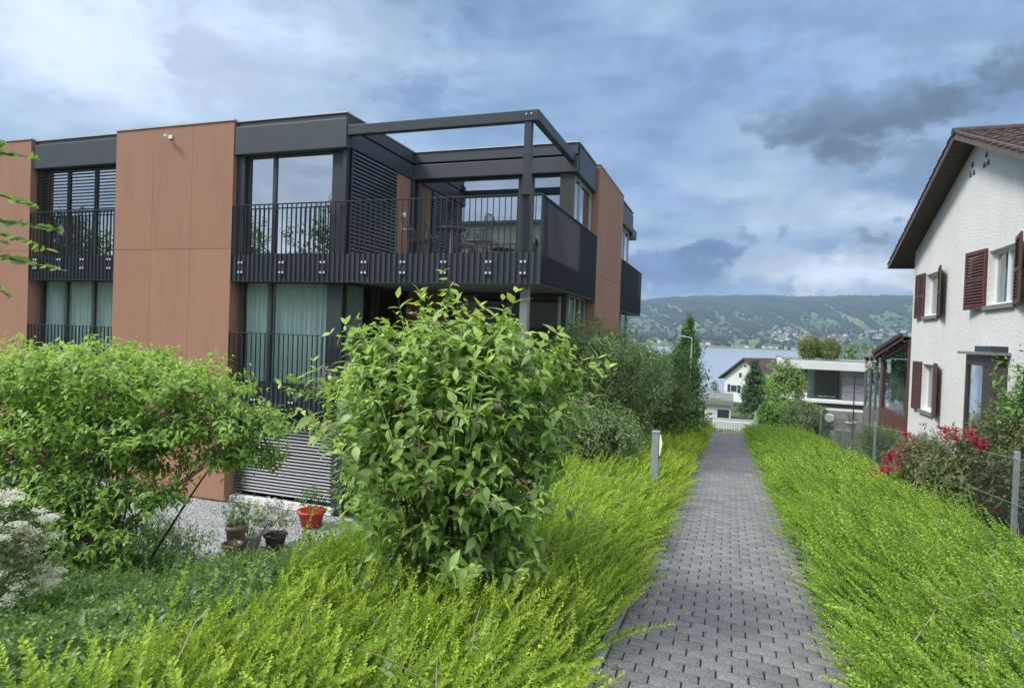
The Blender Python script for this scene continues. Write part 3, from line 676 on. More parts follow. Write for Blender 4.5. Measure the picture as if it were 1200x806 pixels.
# balconies
def balcony(name): 
    o = bpy.data.objects.new(name, None); o.empty_display_size = .2; col.objects.link(o); o.parent = AB; kids.setdefault(AB, []).append(o); WL[o] = WL[AB]; return o
bx_ = lambda x0, x1, y0, y1, z0, z1: MB().box(x0, x1, y0, y1, z0, z1)
UB = bx_(-10.6, XS - .065, YF + .07, 11.555, 2.60, 3.10).build('balcony', m_band, AB)
railing(UB, (-10.62, YF, 0), (XS, YF, 0), 2.56, 4.24, 3.15, (0, -1, 0))
railing(UB, (XS, YF + .06, 0), (XS, 16.54, 0), 2.56, 4.24, 3.15, (1, 0, 0), .1)
bolts(UB, [-10.35, -9.25, -8.2, -7.2, -6.3, -5.4, -4.45, -3.75], YF - .003, 2.86)
bx_(-10.6, -3.62, 11.56, 14.4, 3.122, 3.15).build('terrace_floor', mat('terrace_boards', (.2, .18, .16), .8, .2, 5), UB)
LB = bx_(-10.6, -3.6, YF + .07, 11.555, -.22, .24).build('balcony', m_band, AB)
railing(LB, (-10.62, YF, 0), (-3.5, YF, 0), -.22, 1.42, .30, (0, -1, 0))
railing(LB, (-3.5, YF + .06, 0), (-3.5, 16.5, 0), -.22, 1.42, .30, (1, 0, 0))
bolts(LB, [-9.9, -8.9, -7.9, -6.9, -5.9, -4.9], YF - .003, .06)
b1 = bx_(-17.08, -14.17, YF + .07, 11.6, 2.60, 3.10).build('balcony', m_band, AB)
railing(b1, (-17.08, YF, 0), (-14.17, YF, 0), 2.56, 4.26, 3.15, (0, -1, 0)); bolts(b1, [-16.85, -16.0, -15.2, -14.3], YF - .003, 2.95)
b2 = bx_(-17.08, -14.17, YF + .07, 11.6, -.22, .24).build('balcony', m_band, AB)
railing(b2, (-17.08, YF, 0), (-14.17, YF, 0), -.22, 1.42, .30, (0, -1, 0))
b3 = bx_(-3.62, XS - .07, 20.5, 25.4, 2.60, 3.10).build('balcony', m_band, AB)
railing(b3, (XS, 20.5, 0), (XS, 25.4, 0), 2.5, 4.16, 3.15, (1, 0, 0), .1)
railing(b3, (XS - .06, 25.4, 0), (-6, 25.4, 0), 2.5, 4.16, 3.15, (0, 1, 0), .12)
# posts and pergola frame
b = MB(); b.box(-3.86, -3.70, 11.60, 11.76, .262, 2.598); b.build('column', mat('column_steel', (.22, .23, .235), .5, .1, 4), AB, .006)
pg = MB(); pg.box(-7.72, -3.56, 11.42, 11.58, 5.62, 5.82); pgo = pg.build('pergola_beam', m_dark, AB, .006)
pg = MB(); pg.box(-3.70, -3.56, 11.581, 14.42, 5.62, 5.82); pg.build('pergola_beam', m_dark, AB, .006)
pg = MB(); pg.box(-3.84, -3.70, 11.44, 11.58, 3.152, 5.619); pg.build('pergola_post', m_dark, AB, .006)
b = MB()
for x in (-3.80, -3.70): b.obox((x, 11.413, 5.745), (.014, 0, 0), (0, .007, 0), (0, 0, .014))
b.build('bolt_plate', m_bolt, pgo)
# ventilation hole cap on the left fascia is too small to matter; camera on the terracotta wall, lamp on the terrace wall
c = thing('security_camera', (-12.45, YF - .02, 5.86), 'small white security camera fixed high on the terracotta wall', 'camera')
bx_(-12.5, -12.40, YF - .03, YF - .002, 5.83, 5.91).build('bracket', m_white, c); MB().tube([(-12.52, YF - .10, 5.88), (-12.34, YF - .22, 5.84)], .035, 10).build('camera_body', m_white, c)
l = thing('wall_lamp', (-7.74, 13.9, 4.35), 'small white round lamp on the terracotta terrace wall', 'lamp')
MB().lathe([(0, -.06), (.045, -.055), (.06, 0), (.045, .055), (0, .06)], 12, (-7.70, 13.9, 4.42)).build('lamp_globe', m_white, l); bx_(-7.757, -7.73, 13.87, 13.93, 4.38, 4.46).build('wall_plate', m_white, l)
l = thing('wall_bracket', (-7.74, 13.9, 4.1), 'white angled bracket under the lamp on the terrace wall', 'bracket')
bx_(-7.757, -7.735, 13.88, 13.92, 4.02, 4.22).build('wall_plate', m_white, l); bx_(-7.734, -7.40, 13.885, 13.915, 4.06, 4.09).build('arm', m_white, l)
# ================================================================ RIGHT HAND HOUSE
m_plas = mat('rough_white_plaster', (.77, .768, .75), .95, .04, 1.2, 1.0, 20, bdist=.022, stain=.08, spec=.2)
m_tile = mat('brown_roof_tile', (.062, .043, .038), .8, .3, 5, .3, 60, island=.22)
m_wood = mat('dark_brown_wood', (.06, .038, .03), .6, .2, 12, .2, 50)
m_red = mat('russet_shutter_paint', (.105, .043, .032), .55, .18, 9, .15, 60)
m_stone = mat('grey_sill_stone', (.22, .22, .21), .85, .15, 10, .3, 60)
m_brown = mat('brown_conservatory_frame', (.12, .045, .032), .5, .12, 8)
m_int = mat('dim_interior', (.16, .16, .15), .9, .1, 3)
WX, Y0, Y1 = 5.1, 21.85, 11.85
HB = -1.9
WH = thing('white_house', (9, 17, HB), 'white rough plastered house with brown tiled gable roof and russet shutters', 'house')
RS = 0.39; PEAK = 16.85; ZC = 4.46           # roof slope, ridge position, underside of the roof at the wall corner
def roof_under(y): return ZC + (Y0 - y) * RS if y > PEAK else ZC + (Y0 - PEAK) * RS - (PEAK - y) * RS
# gable wall with its openings
ops = [(19.36, 20.58, 2.50, 3.66), (14.62, 16.02, 2.55, 3.70), (19.40, 20.55, -.08, 1.18)]
ycut = sorted({Y1, Y0, *[v for o_ in ops for v in o_[:2]]}); b = MB()
for a, c in zip(ycut[:-1], ycut[1:]):
    oo = sorted([o_ for o_ in ops if o_[0] <= a and o_[1] >= c], key=lambda q: q[2]); z = HB
    for o_ in oo: b.box(WX, WX + .3, a, c, z, o_[2]); z = o_[3]
    b.box(WX, WX + .3, a, c, z, 4.36)
b.prism([(WX, Y1, 4.36), (WX, Y0, 4.36), (WX, Y0, roof_under(Y0)), (WX, PEAK, roof_under(PEAK)), (WX, Y1, roof_under(Y1))], (.3, 0, 0))
b.box(WX + .3, 14, Y0 - .3, Y0, HB, 4.45); b.box(WX + .3, 14, Y1, Y1 + .3, HB, 4.45); b.box(13.7, 14, Y1 + .3, Y0 - .3, HB, 4.45)
b.build('wall', m_plas, WH)
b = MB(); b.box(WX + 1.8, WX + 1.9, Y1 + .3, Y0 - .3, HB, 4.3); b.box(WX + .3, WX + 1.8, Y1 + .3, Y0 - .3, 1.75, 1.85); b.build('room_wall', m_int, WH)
# roof: boarded underside, barge boards, tiles
RX0, RX1, OV_ = 4.58, 14.6, .85
rf = MB(); nb = 34
for y_a, y_b in ((Y0 + OV_, PEAK), (PEAK, Y1 - OV_)):
    for i in range(nb):
        a = y_a + (y_b - y_a) * i / nb; c = y_a + (y_b - y_a) * (i + .9) / nb
        za = ZC + (PEAK - abs(a - PEAK) - (PEAK - (Y0 - PEAK))) * RS if False else ZC + (Y0 - PEAK) * RS - abs(a - PEAK) * RS
        zc_ = ZC + (Y0 - PEAK) * RS - abs(c - PEAK) * RS
        rf.add([(RX0 + .03, a, za), (RX1, a, za), (RX1, c, zc_), (RX0 + .03, c, zc_), (RX0 + .03, a, za + .03), (RX1, a, za + .03), (RX1, c, zc_ + .03), (RX0 + .03, c, zc_ + .03)],
               [(0, 1, 2, 3), (4, 7, 6, 5), (0, 4, 5, 1), (1, 5, 6, 2), (2, 6, 7, 3), (3, 7, 4, 0)])
soff = rf.build('roof_soffit', m_wood, WH)
zp = ZC + (Y0 - PEAK) * RS
b = MB()
for y_e in (Y0 + OV_, Y1 - OV_):
    ze = zp - abs(y_e - PEAK) * RS
    b.add([(RX0, y_e, ze - .06), (RX0, PEAK, zp - .06), (RX0, PEAK, zp + .14), (RX0, y_e, ze + .14), (RX0 + .028, y_e, ze - .06), (RX0 + .028, PEAK, zp - .06), (RX0 + .028, PEAK, zp + .14), (RX0 + .028, y_e, ze + .14)],
          [(0, 1, 2, 3), (4, 7, 6, 5), (0, 4, 5, 1), (2, 6, 7, 3), (3, 7, 4, 0), (1, 5, 6, 2)])
b.build('barge_board', mat('barge_board_wood', (.14, .10, .085), .7, .2, 8), WH)
def tiles(y_e, y_r, z_e, z_r, x0, x1, pw=.30, rows=None):
    """interlocking tiles: rows lap over each other, every tile curved across"""
    L_ = math.hypot(y_r - y_e, z_r - z_e); rows = rows or int(L_ / .34); d = np.array([0, (y_r - y_e) / L_, (z_r - z_e) / L_]); up_ = np.array([0, -d[2], d[1]]) * (1 if d[1] > 0 else -1)
    if up_[2] < 0: up_ = -up_
    V = []; Q = []; nx = int((x1 - x0) / pw); prof = [(0, .0), (.18, .028), (.38, .036), (.58, .022), (.8, .0), (.98, .004)]
    for j in range(rows):
        s0 = L_ * j / rows - .04; s1 = L_ * (j + 1) / rows
        for i in range(nx):
            k = len(V); jit = rng.normal(0, .004)
            for (u_, h) in prof:
                x = x0 + (i + u_) * pw
                for s, lift in ((s0, .050), (s0, .022), (s1, .012)):
                    V.append(np.array([x, y_e, z_e]) + d * s + up_ * ((h if lift != .022 else h * .9) + lift + jit))
            for q in range(len(prof) - 1):
                a = k + q * 3; c = a + 3
                Q += [(a, c, c + 2, a + 2), (a + 1, c + 1, c, a)]
    return np.array(V), np.array(Q)
for y_e in (Y0 + OV_, Y1 - OV_):
    ze = zp - abs(y_e - PEAK) * RS + .06
    V, Q = tiles(y_e, PEAK, ze, zp + .06, RX0 - .03, RX1)
    link('roof_tiles', arr_mesh('roof_tiles', V - np.array(WL[WH]), Q, m_tile), WH)
b = MB(); n = int((RX1 - RX0) / .36)
for i in range(n):
    x = RX0 - .03 + i * .36
    b.tube([(x, PEAK, zp + .10), (x + .38, PEAK, zp + .085)], [.10, .115], 10)
b.build('ridge_tiles', m_tile, WH)
b = MB(); ye = Y0 + OV_ + .07; ze = zp - abs(Y0 + OV_ - PEAK) * RS
b.tube([(RX0, ye, ze), (RX1, ye, ze)], .06, 8); b.build('gutter', m_dark, WH)
# windows and shutters
def casement(y0, y1, z0, z1, mull, glassy):
    b = MB(); x = WX + .13; f_ = .065
    b.box(x, x + .06, y0, y1, z0, z0 + f_); b.box(x, x + .06, y0, y1, z1 - f_, z1); b.box(x, x + .06, y0, y0 + f_, z0 + f_, z1 - f_); b.box(x, x + .06, y1 - f_, y1, z0 + f_, z1 - f_)
    if mull: b.box(x - .008, x + .05, (y0 + y1) / 2 - .05, (y0 + y1) / 2 + .05, z0 + f_, z1 - f_)
    f = b.build('window', m_white, WH); MB().box(x + .02, x + .03, y0 + .03, y1 - .03, z0 + .03, z1 - .03).build('pane', glassy, f)
    curtain(f, y0 + .05, (y0 + y1) / 2 - .12, x + .16, z0, z1, m_white, 'x', .1)
    curtain(f, (y0 + y1) / 2 + .12, y1 - .05, x + .16, z0, z1, m_white, 'x', .1)
    MB().box(WX - .07, WX + .13, y0 - .06, y1 + .06, z0 - .09, z0 - .002).build('sill', m_stone, f)
g_h = glass_mat('house_window_glass', (.7, .76, .78), .28)
for o_ in ops: casement(*o_, True, g_h)
def shutter(yh, ya, z0, z1, open_deg=6):
    """louvred shutter hinged at yh, leaf reaching to ya along the wall"""
    wd = abs(ya - yh); sg = 1 if ya > yh else -1; b = MB(); A_ = R(open_deg)
    e = Vector((-math.sin(A_), sg * math.cos(A_), 0)); nn = Vector((-math.cos(A_), -sg * math.sin(A_), 0)); zc = Vector((0, 0, 1)); o0 = Vector((WX - .03, yh, 0))
    def part(a, c, za, zb, th, off=0): b.obox(o0 + e * (a + c) / 2 + zc * (za + zb) / 2 + nn * off, e * (c - a) / 2, nn * th, zc * (zb - za) / 2)
    part(0, .075, z0, z1, .02); part(wd - .075, wd, z0, z1, .02)
    for zz in (z0, (z0 + z1) / 2 - .04, z1 - .08): part(.075, wd - .075, zz, zz + .08, .0195)
    for (za, zb) in ((z0 + .08, (z0 + z1) / 2 - .04), ((z0 + z1) / 2 + .04, z1 - .08)):
        k = max(3, int((zb - za) / .058))
        for i in range(k):
            z = za + (zb - za) * (i + .5) / k
            b.obox(o0 + e * wd / 2 + zc * z, e * (wd / 2 - .075), (nn * .5 + zc * .82) * .034 * -1 if False else (nn * .62 - zc * .78) * .042, (nn * .78 + zc * .62) * .005)
    b.build('shutter', m_red, WH)
shutter(20.60, 21.30, 2.46, 3.72, 4); shutter(19.34, 18.60, 2.46, 3.72, 12)
shutter(16.06, 16.92, 2.50, 3.78, 8); shutter(14.58, 13.80, 2.50, 3.78, 14)
shutter(20.57, 21.2, -.12, 1.24, 4); shutter(19.38, 18.70, -.12, 1.24, 10)
# two clusters of three small arched vents under the ridge
for yc in (16.42, 17.26):
    b = MB()
    for (a, z) in ((-.11, 5.60), (.11, 5.60), (0, 5.80)):
        b.prism([(WX - .012, yc + a - .07, z), (WX - .012, yc + a + .07, z), (WX - .012, yc + a + .065, z + .08), (WX - .012, yc + a, z + .14), (WX - .012, yc + a - .065, z + .08)], (.008, 0, 0), 0)
        b.prism([(WX - .02, yc + a - .045, z + .015), (WX - .02, yc + a + .045, z + .015), (WX - .02, yc + a, z + .10)], (.006, 0, 0), 1)
    b.build('roof_vent', [m_stone, m_dark], WH)
# dark entrance porch on the gable wall
b = MB(); px0, px1, py0, py1 = 4.80, WX - .002, 14.75, 16.12
for (x, y) in ((px0, py0), (px0, py1 - .09)): b.box(x, x + .09, y, y + .09, HB, 1.52)
b.box(px0, px1, py0 + .09, py1 - .09, 1.30, 1.52, 0); b.box(px0 + .02, px0 + .06, py0 + .09, py1 - .09, HB, -.1); b.box(px0 + .09, px1, py0 + .02, py0 + .06, HB, 1.3); b.box(px0 + .02, px0 + .06, py0 + .09, py0 + .45, -.1, 1.3)
po = b.build('porch', mat('porch_metal', (.06, .05, .045), .5, .15, 8), WH)
MB().box(px0 + .035, px0 + .045, py0 + .45, py1 - .09, -.1, 1.30).build('pane', g_h, po)
MB().box(px0 - .12, px1, py0 - .1, py1 + .14, 1.525, 1.58).build('porch_roof', m_stone, po); MB().box(px0 + .02, px1, py0 + .05, py0 + .95, 1.582, 1.70).build('porch_box', m_dark, po)
# conservatory against the lake side: brown frame, big side pane, lean-to tiles
CV = thing('conservatory', (6.2, 24, HB - .1), 'brown framed glass conservatory with a small lean-to tiled roof beside the white house', 'conservatory')
c0, c1 = Y0 + .012, 25.4; zt0, zt1 = 1.86, 1.30
b = MB()
def slope(y): return zt0 + (zt1 - zt0) * (y - c0) / (c1 - c0)
for y in (c0, c1 - .16): b.box(5.06, 5.2, y, y + .16, HB - .3, slope(y + .16) - .16)
b.box(5.062, 5.18, c0 + .16, c1 - .16, HB - .3, -.50); b.prism([(5.05, c0, slope(c0) - .15), (5.05, c1, slope(c1) - .15), (5.05, c1, slope(c1)), (5.05, c0, slope(c0))], (.16, 0, 0))
MB().box(8.6, 8.7, c0, c1, HB - .3, 1.2).build('end_wall', m_brown, CV)
b.build('frame', m_brown, CV)
b = MB()
b.prism([(5.11, c0 + .16, -.50), (5.11, c1 - .16, -.50), (5.11, c1 - .16, slope(c1 - .16) - .15), (5.11, c0 + .16, slope(c0 + .16) - .15)], (.012, 0, 0)); b.build('pane', g_clear, CV)
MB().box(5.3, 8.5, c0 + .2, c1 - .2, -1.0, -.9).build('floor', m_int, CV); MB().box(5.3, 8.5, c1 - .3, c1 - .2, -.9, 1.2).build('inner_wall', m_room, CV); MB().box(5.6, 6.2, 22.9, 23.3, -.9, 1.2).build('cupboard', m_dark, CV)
V, Q = tiles(c1 + .35, c0, slope(c1) - .02, zt0 + .04, 4.86, 8.9, .30)
link('roof_tiles', arr_mesh('roof_tiles', V - np.array(WL[CV]), Q, m_tile), CV)
b = MB(); b.prism([(4.86, c0, zt0 - .02), (4.86, c1 + .35, slope(c1) - .1), (4.86, c1 + .35, slope(c1) + .02), (4.86, c0, zt0 + .10)], (.03, 0, 0)); b.build('barge_board', m_brown, CV)
for i in range(8):
    ya = c0 + i * .48; MB().obox((4.84, ya + .26, slope(ya) + .10), (.045, 0, 0), (0, .26, -.035), (0, .004, .055)).build('verge_tile', m_tile, CV)
GP = thing('glazed_porch', (5.6, 27, HB - .3), 'narrow flat roofed grey glazed porch behind the brown conservatory', 'porch')
b = MB()
for y in (25.42, 26.3, 27.2, 28.1): b.box(5.04, 5.14, y, y + .09, HB - .5, 1.22)
b.box(5.05, 5.13, 25.51, 28.1, HB - .5, -.7); MB().box(7.2, 7.3, 25.42, 28.2, HB - .5, 1.2).build('end_wall', m_stone, GP); b.build('frame', mat('porch_frame_grey', (.17, .15, .145), .5, .1, 6), GP)
MB().box(5.08, 5.09, 25.51, 28.1, -.7, 1.22).build('pane', g_h, GP); MB().box(4.75, 7.4, 25.78, 28.5, 1.222, 1.32).build('roof', m_stone, GP)

# ================================================================ HOUSES BELOW
m_pl2 = mat('smooth_white_plaster', (.72, .73, .72), .9, .05, .8, spec=.2)
MH = thing('modern_house', (8.2, 62, -5.5), 'low modern flat roofed house with white roof edge and wide glazed opening', 'house')
MB().box(4.3, 13.5, 57.4, 67, -.42, .28).build('roof', m_pl2, MH, .03); MB().box(4.4, 13.4, 57.5, 66.9, .285, .36).build('roof_gravel', m_stone, MH)
b = MB(); b.box(8.85, 13.4, 58.2, 66, -2.9, -.43); b.box(4.6, 8.85, 62.5, 66, -2.9, -.43)
for k in range(3): b.box(8.86, 13.38, 58.185, 58.199, -.95 - k * .62, -.93 - k * .62, 1)
b.build('wall', [mat('grey_board_cladding', (.20, .205, .215), .8, .12, 2), m_dark], MH)
f = MB()
for x in (5.2, 6.3, 7.0, 7.15, 8.75): f.box(x - .04, x + .04, 59.9, 60.0, -2.9, -.43)
f.box(5.16, 8.80, 59.91, 59.99, -.50, -.435); f.box(5.16, 8.80, 59.91, 59.99, -2.895, -2.83); f = f.build('window', m_frame, MH); MB().box(5.2, 8.8, 59.93, 59.94, -2.9, -.43).build('pane', g_lo, f); curtain(f, 6.35, 6.95, 60.3, -2.9, -.43, m_curt)
MB().box(4.4, 13.5, 57.3, 62, -3.1, -2.9).build('floor_slab', m_pl2, MH)
b = MB(); b.box(4.7, 13.4, 57.9, 62, -6.5, -3.12); b.build('basement_wall', mat('ochre_wall', (.30, .23, .16), .9, .15, 1), MH)
MB().box(4.6, 12, 56.6, 56.7, -3.62, -3.42).box(4.6, 12, 56.62, 56.68, -6, -3.42, 1).build('terrace_parapet', [m_pl2, m_stone], MH)
for (nm, lab, cat, x0, x1, c_) in (('garden_cushion', 'orange cushion on the terrace of the modern flat roofed house', 'cushion', 5.55, 5.95, (.75, .30, .08)), ('garden_bench', 'white low bench on the terrace of the modern flat roofed house', 'bench', 5.1, 6.2, (.75, .75, .73))):
    t_o = MB()
    if nm == 'garden_bench':
        t_o.box(x0, x1, 58.0, 58.5, -2.55, -2.45)
        for x in (x0 + .05, x1 - .12): t_o.box(x, x + .07, 58.05, 58.45, -2.898, -2.55)
        t_o.box(x0, x1, 58.45, 58.5, -2.45, -2.15)
    else: t_o.obox(((x0 + x1) / 2, 58.3, -2.18), (.24, 0, 0), (0, .1, .03), (0, -.06, .24))
    tag(t_o.build(nm, mat(nm + '_cloth', c_, .9, .1, 5), None, .02, loc=((x0 + x1) / 2, 58.25, -2.9)), lab, cat)

FH = thing('gabled_house', (1.8, 114, -10), 'white gabled house with a brown tiled roof down by the lake', 'house')
ca, sa = math.cos(R(-38)), math.sin(R(-38))
def fh(x, y, z): return (2.6 + x * ca - y * sa, 117 + x * sa + y * ca, z)   # gable faces the camera
b = MB(); gw = 4.3
def pz(poly, y, dpt, mi=0, bb=b):
    a = [fh(x, y, z) for x, z in poly]; e = Vector(fh(0, y + dpt, 0)) - Vector(fh(0, y, 0)); bb.prism(a, e, mi)
pz([(-gw, -11), (gw, -11), (gw, -4.7), (0, -1.35), (-gw, -4.7)], 0, 11); b.build('wall', m_pl2, FH)
b = MB()
for s in (-1, 1): pz([(0, -1.05), (s * 2.9, -3.15), (s * 5.1, -4.75), (s * 5.1, -5.0), (s * 2.8, -3.45), (0, -1.35)], -.7, 12.4, 0, b)
b.build('roof', m_tile, FH)
def fw(x0, x1, z0, z1, sh=True):
    w_ = MB(); pz([(x0, z0), (x1, z0), (x1, z1), (x0, z1)], -.06, .05, 0, w_); o_ = w_.build('window', m_white, FH)
    g_ = MB(); pz([(x0 + .1, z0 + .1), (x1 - .1, z0 + .1), (x1 - .1, z1 - .1), (x0 + .1, z1 - .1)], -.08, .018, 0, g_); g_.build('pane', m_dark, o_)
    if sh:
        for a in (x0 - .62, x1 + .06):
            s_ = MB(); pz([(a, z0), (a + .56, z0), (a + .56, z1), (a, z1)], -.09, .06, 0, s_); s_.build('shutter', m_dark, FH)
fw(-.35, .35, -2.75, -2.2, False); fw(-1.3, -.6, -4.6, -3.6, False); fw(-2.9, -1.5, -7.2, -5.9); fw(.6, 2.0, -7.2, -5.9)
MB().tube([fh(-5.0, -.5, -5.0), fh(-4.45, -.15, -5.9), fh(-4.4, -.12, -10)], .07, 6).build('downpipe', m_cop, FH)
MB().box(*[v for a in zip(Vector(fh(1.5, 7, 0)) - Vector((.4, .4, 0)), Vector(fh(1.5, 7, 0)) + Vector((.4, .4, 0))) for v in a][:4], -2.6, -.55).build('chimney', m_stone, FH)
GA = thing('garage', (-1.0, 62, -6.5), 'white flat roofed garage with a railed roof terrace beyond the path end', 'garage')
MB().box(-3.5, .25, 61.0, 66, -7.2, -4.2).build('wall', m_pl2, GA); MB().box(-3.7, .45, 60.7, 66.2, -4.19, -3.75).build('roof', m_stone, GA, .02)
MB().box(-.9, .1, 60.97, 60.995, -6.9, -4.6).build('door', m_dark, GA)
b = MB()
for i in range(13): b.box(-3.6 + i * .33, -3.57 + i * .33, 60.8, 60.83, -3.748, -2.95)
b.box(-3.62, .42, 60.79, 60.84, -2.949, -2.90); b.box(-3.6, .4, 60.81, 60.82, -3.6, -3.05); b.build('railing', m_cop, GA)

# ================================================================ END OF THE PATH: STEPS DOWN
m_conc = mat('pale_concrete', (.42, .42, .40), .9, .12, 3, .3, 50, stain=.2)
b = MB()
for i in range(12): b.box(PX0 - .1, PX1 + .1, 26.21 + i * .4, 26.22 + (i + 1) * .4, -4.2, -2.02 - i * .145)
tag(b.build('steps', m_conc), kind='structure')
b = MB(); b.box(-1.2, 1.6, 31.02, 36, -4.2, -3.66); tag(b.build('landing', m_conc), kind='structure')
def handrail(x, lab, name='handrail'):
    t_o = thing(name, (x, 28.5, -3), lab, 'handrail'); pp = []
    for i in range(6):
        y = 26.35 + i * .92; z = -2.0 - (y - 26.2) * .36; pp.append((x, y, z + .95)); MB().box(x - .02, x + .02, y - .02, y + .02, z - .05, z + .93).build('post', m_white, t_o)
    MB().tube(pp, .03, 6).build('rail', m_white, t_o); MB().tube([(a, c, d - .45) for a, c, d in pp], .018, 5).build('rail', m_white, t_o)
    p_, q_ = pp[0], pp[-1]; s_ = MB(); s_.prism([(x - .11, p_[1], p_[2] - 1.6), (x - .11, q_[1], q_[2] - 1.6), (x - .11, q_[1], q_[2] - .32), (x - .11, p_[1], p_[2] - .32)], (.22, 0, 0)); s_.build('cheek_wall', m_pl2, t_o)
handrail(1.02, 'white sloping handrail on the right of the steps at the path end')
handrail(-.86, 'white sloping handrail on the left of the steps at the path end')
GT = thing('garden_gate', (.1, 33, -3.66), 'white metal garden gate with two rails at the foot of the steps', 'gate')
b = MB()
for x in (-1.0, 1.15): b.box(x - .05, x + .05, 33, 33.1, -3.658, -2.2)
b.build('gate_post', m_white, GT); b = MB()
b.box(-.93, 1.09, 33.03, 33.07, -2.36, -2.28); b.box(-.93, 1.09, 33.03, 33.07, -3.5, -3.42)
for i in range(17): b.box(-.90 + i * .122, -.875 + i * .122, 33.04, 33.06, -3.42, -2.36)
b.build('gate_leaf', m_white, GT)
W1 = MB(); W1.box(-1.3, 1.5, 36.2, 36.4, -4.6, -2.55); tag(W1.build('garden_wall', m_conc, None, 0, loc=(0, 36.3, -4)), 'low pale concrete garden wall behind the gate at the foot of the steps', 'wall')

# ================================================================ STREET FURNITURE
m_galv = mat('galvanised_steel', (.36, .39, .41), .45, .15, 14, .1, 80, metal=.35)
m_lamp, t, o = new_mat('lamp_diffuser')
pr = t.new('ShaderNodeBsdfPrincipled', {'Base Color': (.8, .75, .65), 'Emission Color': (1.0, .66, .34), 'Emission Strength': .45, 'Roughness': .4}); t.l.new(pr.outputs[0], o.inputs[0])
def bollard(x, y, lab):
    z = gz(x, y); t_o = thing('bollard_light', (x, y, z), lab, 'bollard light', 'bollard lights along the path')
    b = MB(); b.box(x - .05, x + .05, y - .075, y + .075, z - .1, z + .97); b.build('post', m_galv, t_o, .006)
    b = MB(); b.box(x + .051, x + .056, y - .06, y + .06, z + .60, z + .955); b.build('lamp_recess', m_dark, t_o)
    b = MB(); b.prism([(x + .057, y - .035, z + .64), (x + .057, y - .035, z + .945), (x + .064, y - .035, z + .93), (x + .085, y - .035, z + .82), (x + .066, y - .035, z + .68)], (0, .07, 0)); b.build('diffuser', m_lamp, t_o)
    b = MB(); b.box(x - .054, x + .054, y - .079, y + .079, z + .971, z + .985); b.build('cap', m_galv, t_o)
bollard(-.95, 9.2, 'grey square bollard light standing in the yellow green ground cover, the nearer one')
bollard(-.88, 25.2, 'grey square bollard light at the far end of the path')
SL = thing('street_lamp', (-2.9, 52, -5), 'slim pale street lamp in front of the tall poplar', 'street lamp')
MB().tube([(-2.9, 52, gz(-2.9, 52) - .2), (-2.9, 52, 1.8)], [.07, .045], 8).build('pole', m_cop, SL); MB().tube([(-2.92, 52, 1.78), (-3.5, 51.9, 1.9)], .04, 6).build('arm', m_cop, SL); MB().box(-3.95, -3.4, 51.8, 52.0, 1.87, 1.96).build('lamp_head', m_cop, SL)
# chain link fence on the right
FN = thing('chain_link_fence', (3.0, 15, -1.1), 'galvanised chain link fence between the hedge and the right hand garden', 'fence')
FX = 3.02; fy0, fy1, fh_ = 5.2, 24.4, 1.0
b = MB(); step = .08
def gf(y): return gz(FX, y)
i = 0
for sgn in (1, -1):
    y = fy0 - fh_
    while y < fy1:
        a0, a1 = (max(y, fy0), min(y + fh_, fy1))
        if a1 > a0 + .01:
            z0, z1 = ((a0 - y), (a1 - y)) if sgn > 0 else (fh_ - (a0 - y), fh_ - (a1 - y))
            r_ = .0015; p, q = Vector((FX + .004 * sgn, a0, gf(a0) + .06 + z0)), Vector((FX + .004 * sgn, a1, gf(a1) + .06 + z1)); d = (q - p).normalized(); n_ = Vector((1, 0, 0)); m_ = d.cross(n_)
            vs_ = [c + e * r_ for c in (p, q) for e in (n_, (m_ * .87 - n_ * .5), (-m_ * .87 - n_ * .5))]; b.add(vs_, [(0, 1, 4, 3), (1, 2, 5, 4), (2, 0, 3, 5)])
        y += step
b.build('wire_mesh', mat('fence_wire', (.12, .15, .14), .6, .2, 5), FN)
b = MB()
for h in (.06, .56, 1.06): b.tube([(FX, y, gf(y) + h) for y in np.linspace(fy0, fy1, 10)], .0035, 4)
b.build('tension_wire', m_galv, FN)
for y in (5.3, 8.5, 12.0, 15.7, 19.7, 24.3): MB().box(FX + .012, FX + .062, y - .025, y + .025, gf(y) - .2, gf(y) + 1.14).build('post', m_galv, FN, .004)
# garden stakes, pot and dish in the right hand garden
def stake(x, y, z1, lab, flowers=False):
    t_o = thing('garden_stake', (x, y, gz(x, y)), lab, 'garden stake'); MB().tube([(x, y, gz(x, y) - .1), (x, y, z1)], .018, 6).build('rod', m_dark, t_o)
    b = MB(); b.tube([(x - .12, y, z1 - .5), (x, y, z1 - .42), (x + .12, y, z1 - .5)], .010, 5); b.build('hook', m_dark, t_o)
stake(3.75, 22.5, .75, 'thin dark garden stake left of the conservatory')
stake(4.35, 23.2, 1.15, 'thin dark garden stake carrying white flowers beside the glazed porch')
def pot(name, x, y, z, r, h, m, lab, rim=True):
    t_o = MB(); t_o.lathe([(r * .62, 0), (r * .70, .01), (r * .94, h * .86), (r * 1.06, h * .86), (r * 1.06, h), (r * .9, h), (r * .86, h * .88), (0, h * .88)] if rim else [(r * .9, 0), (r, .02), (r, h), (r * .9, h), (r * .9, h * .85), (0, h * .85)], 24, (x, y, z))
    return tag(t_o.build(name, m, None, 0, True, loc=(x, y, z)), lab, 'pot')
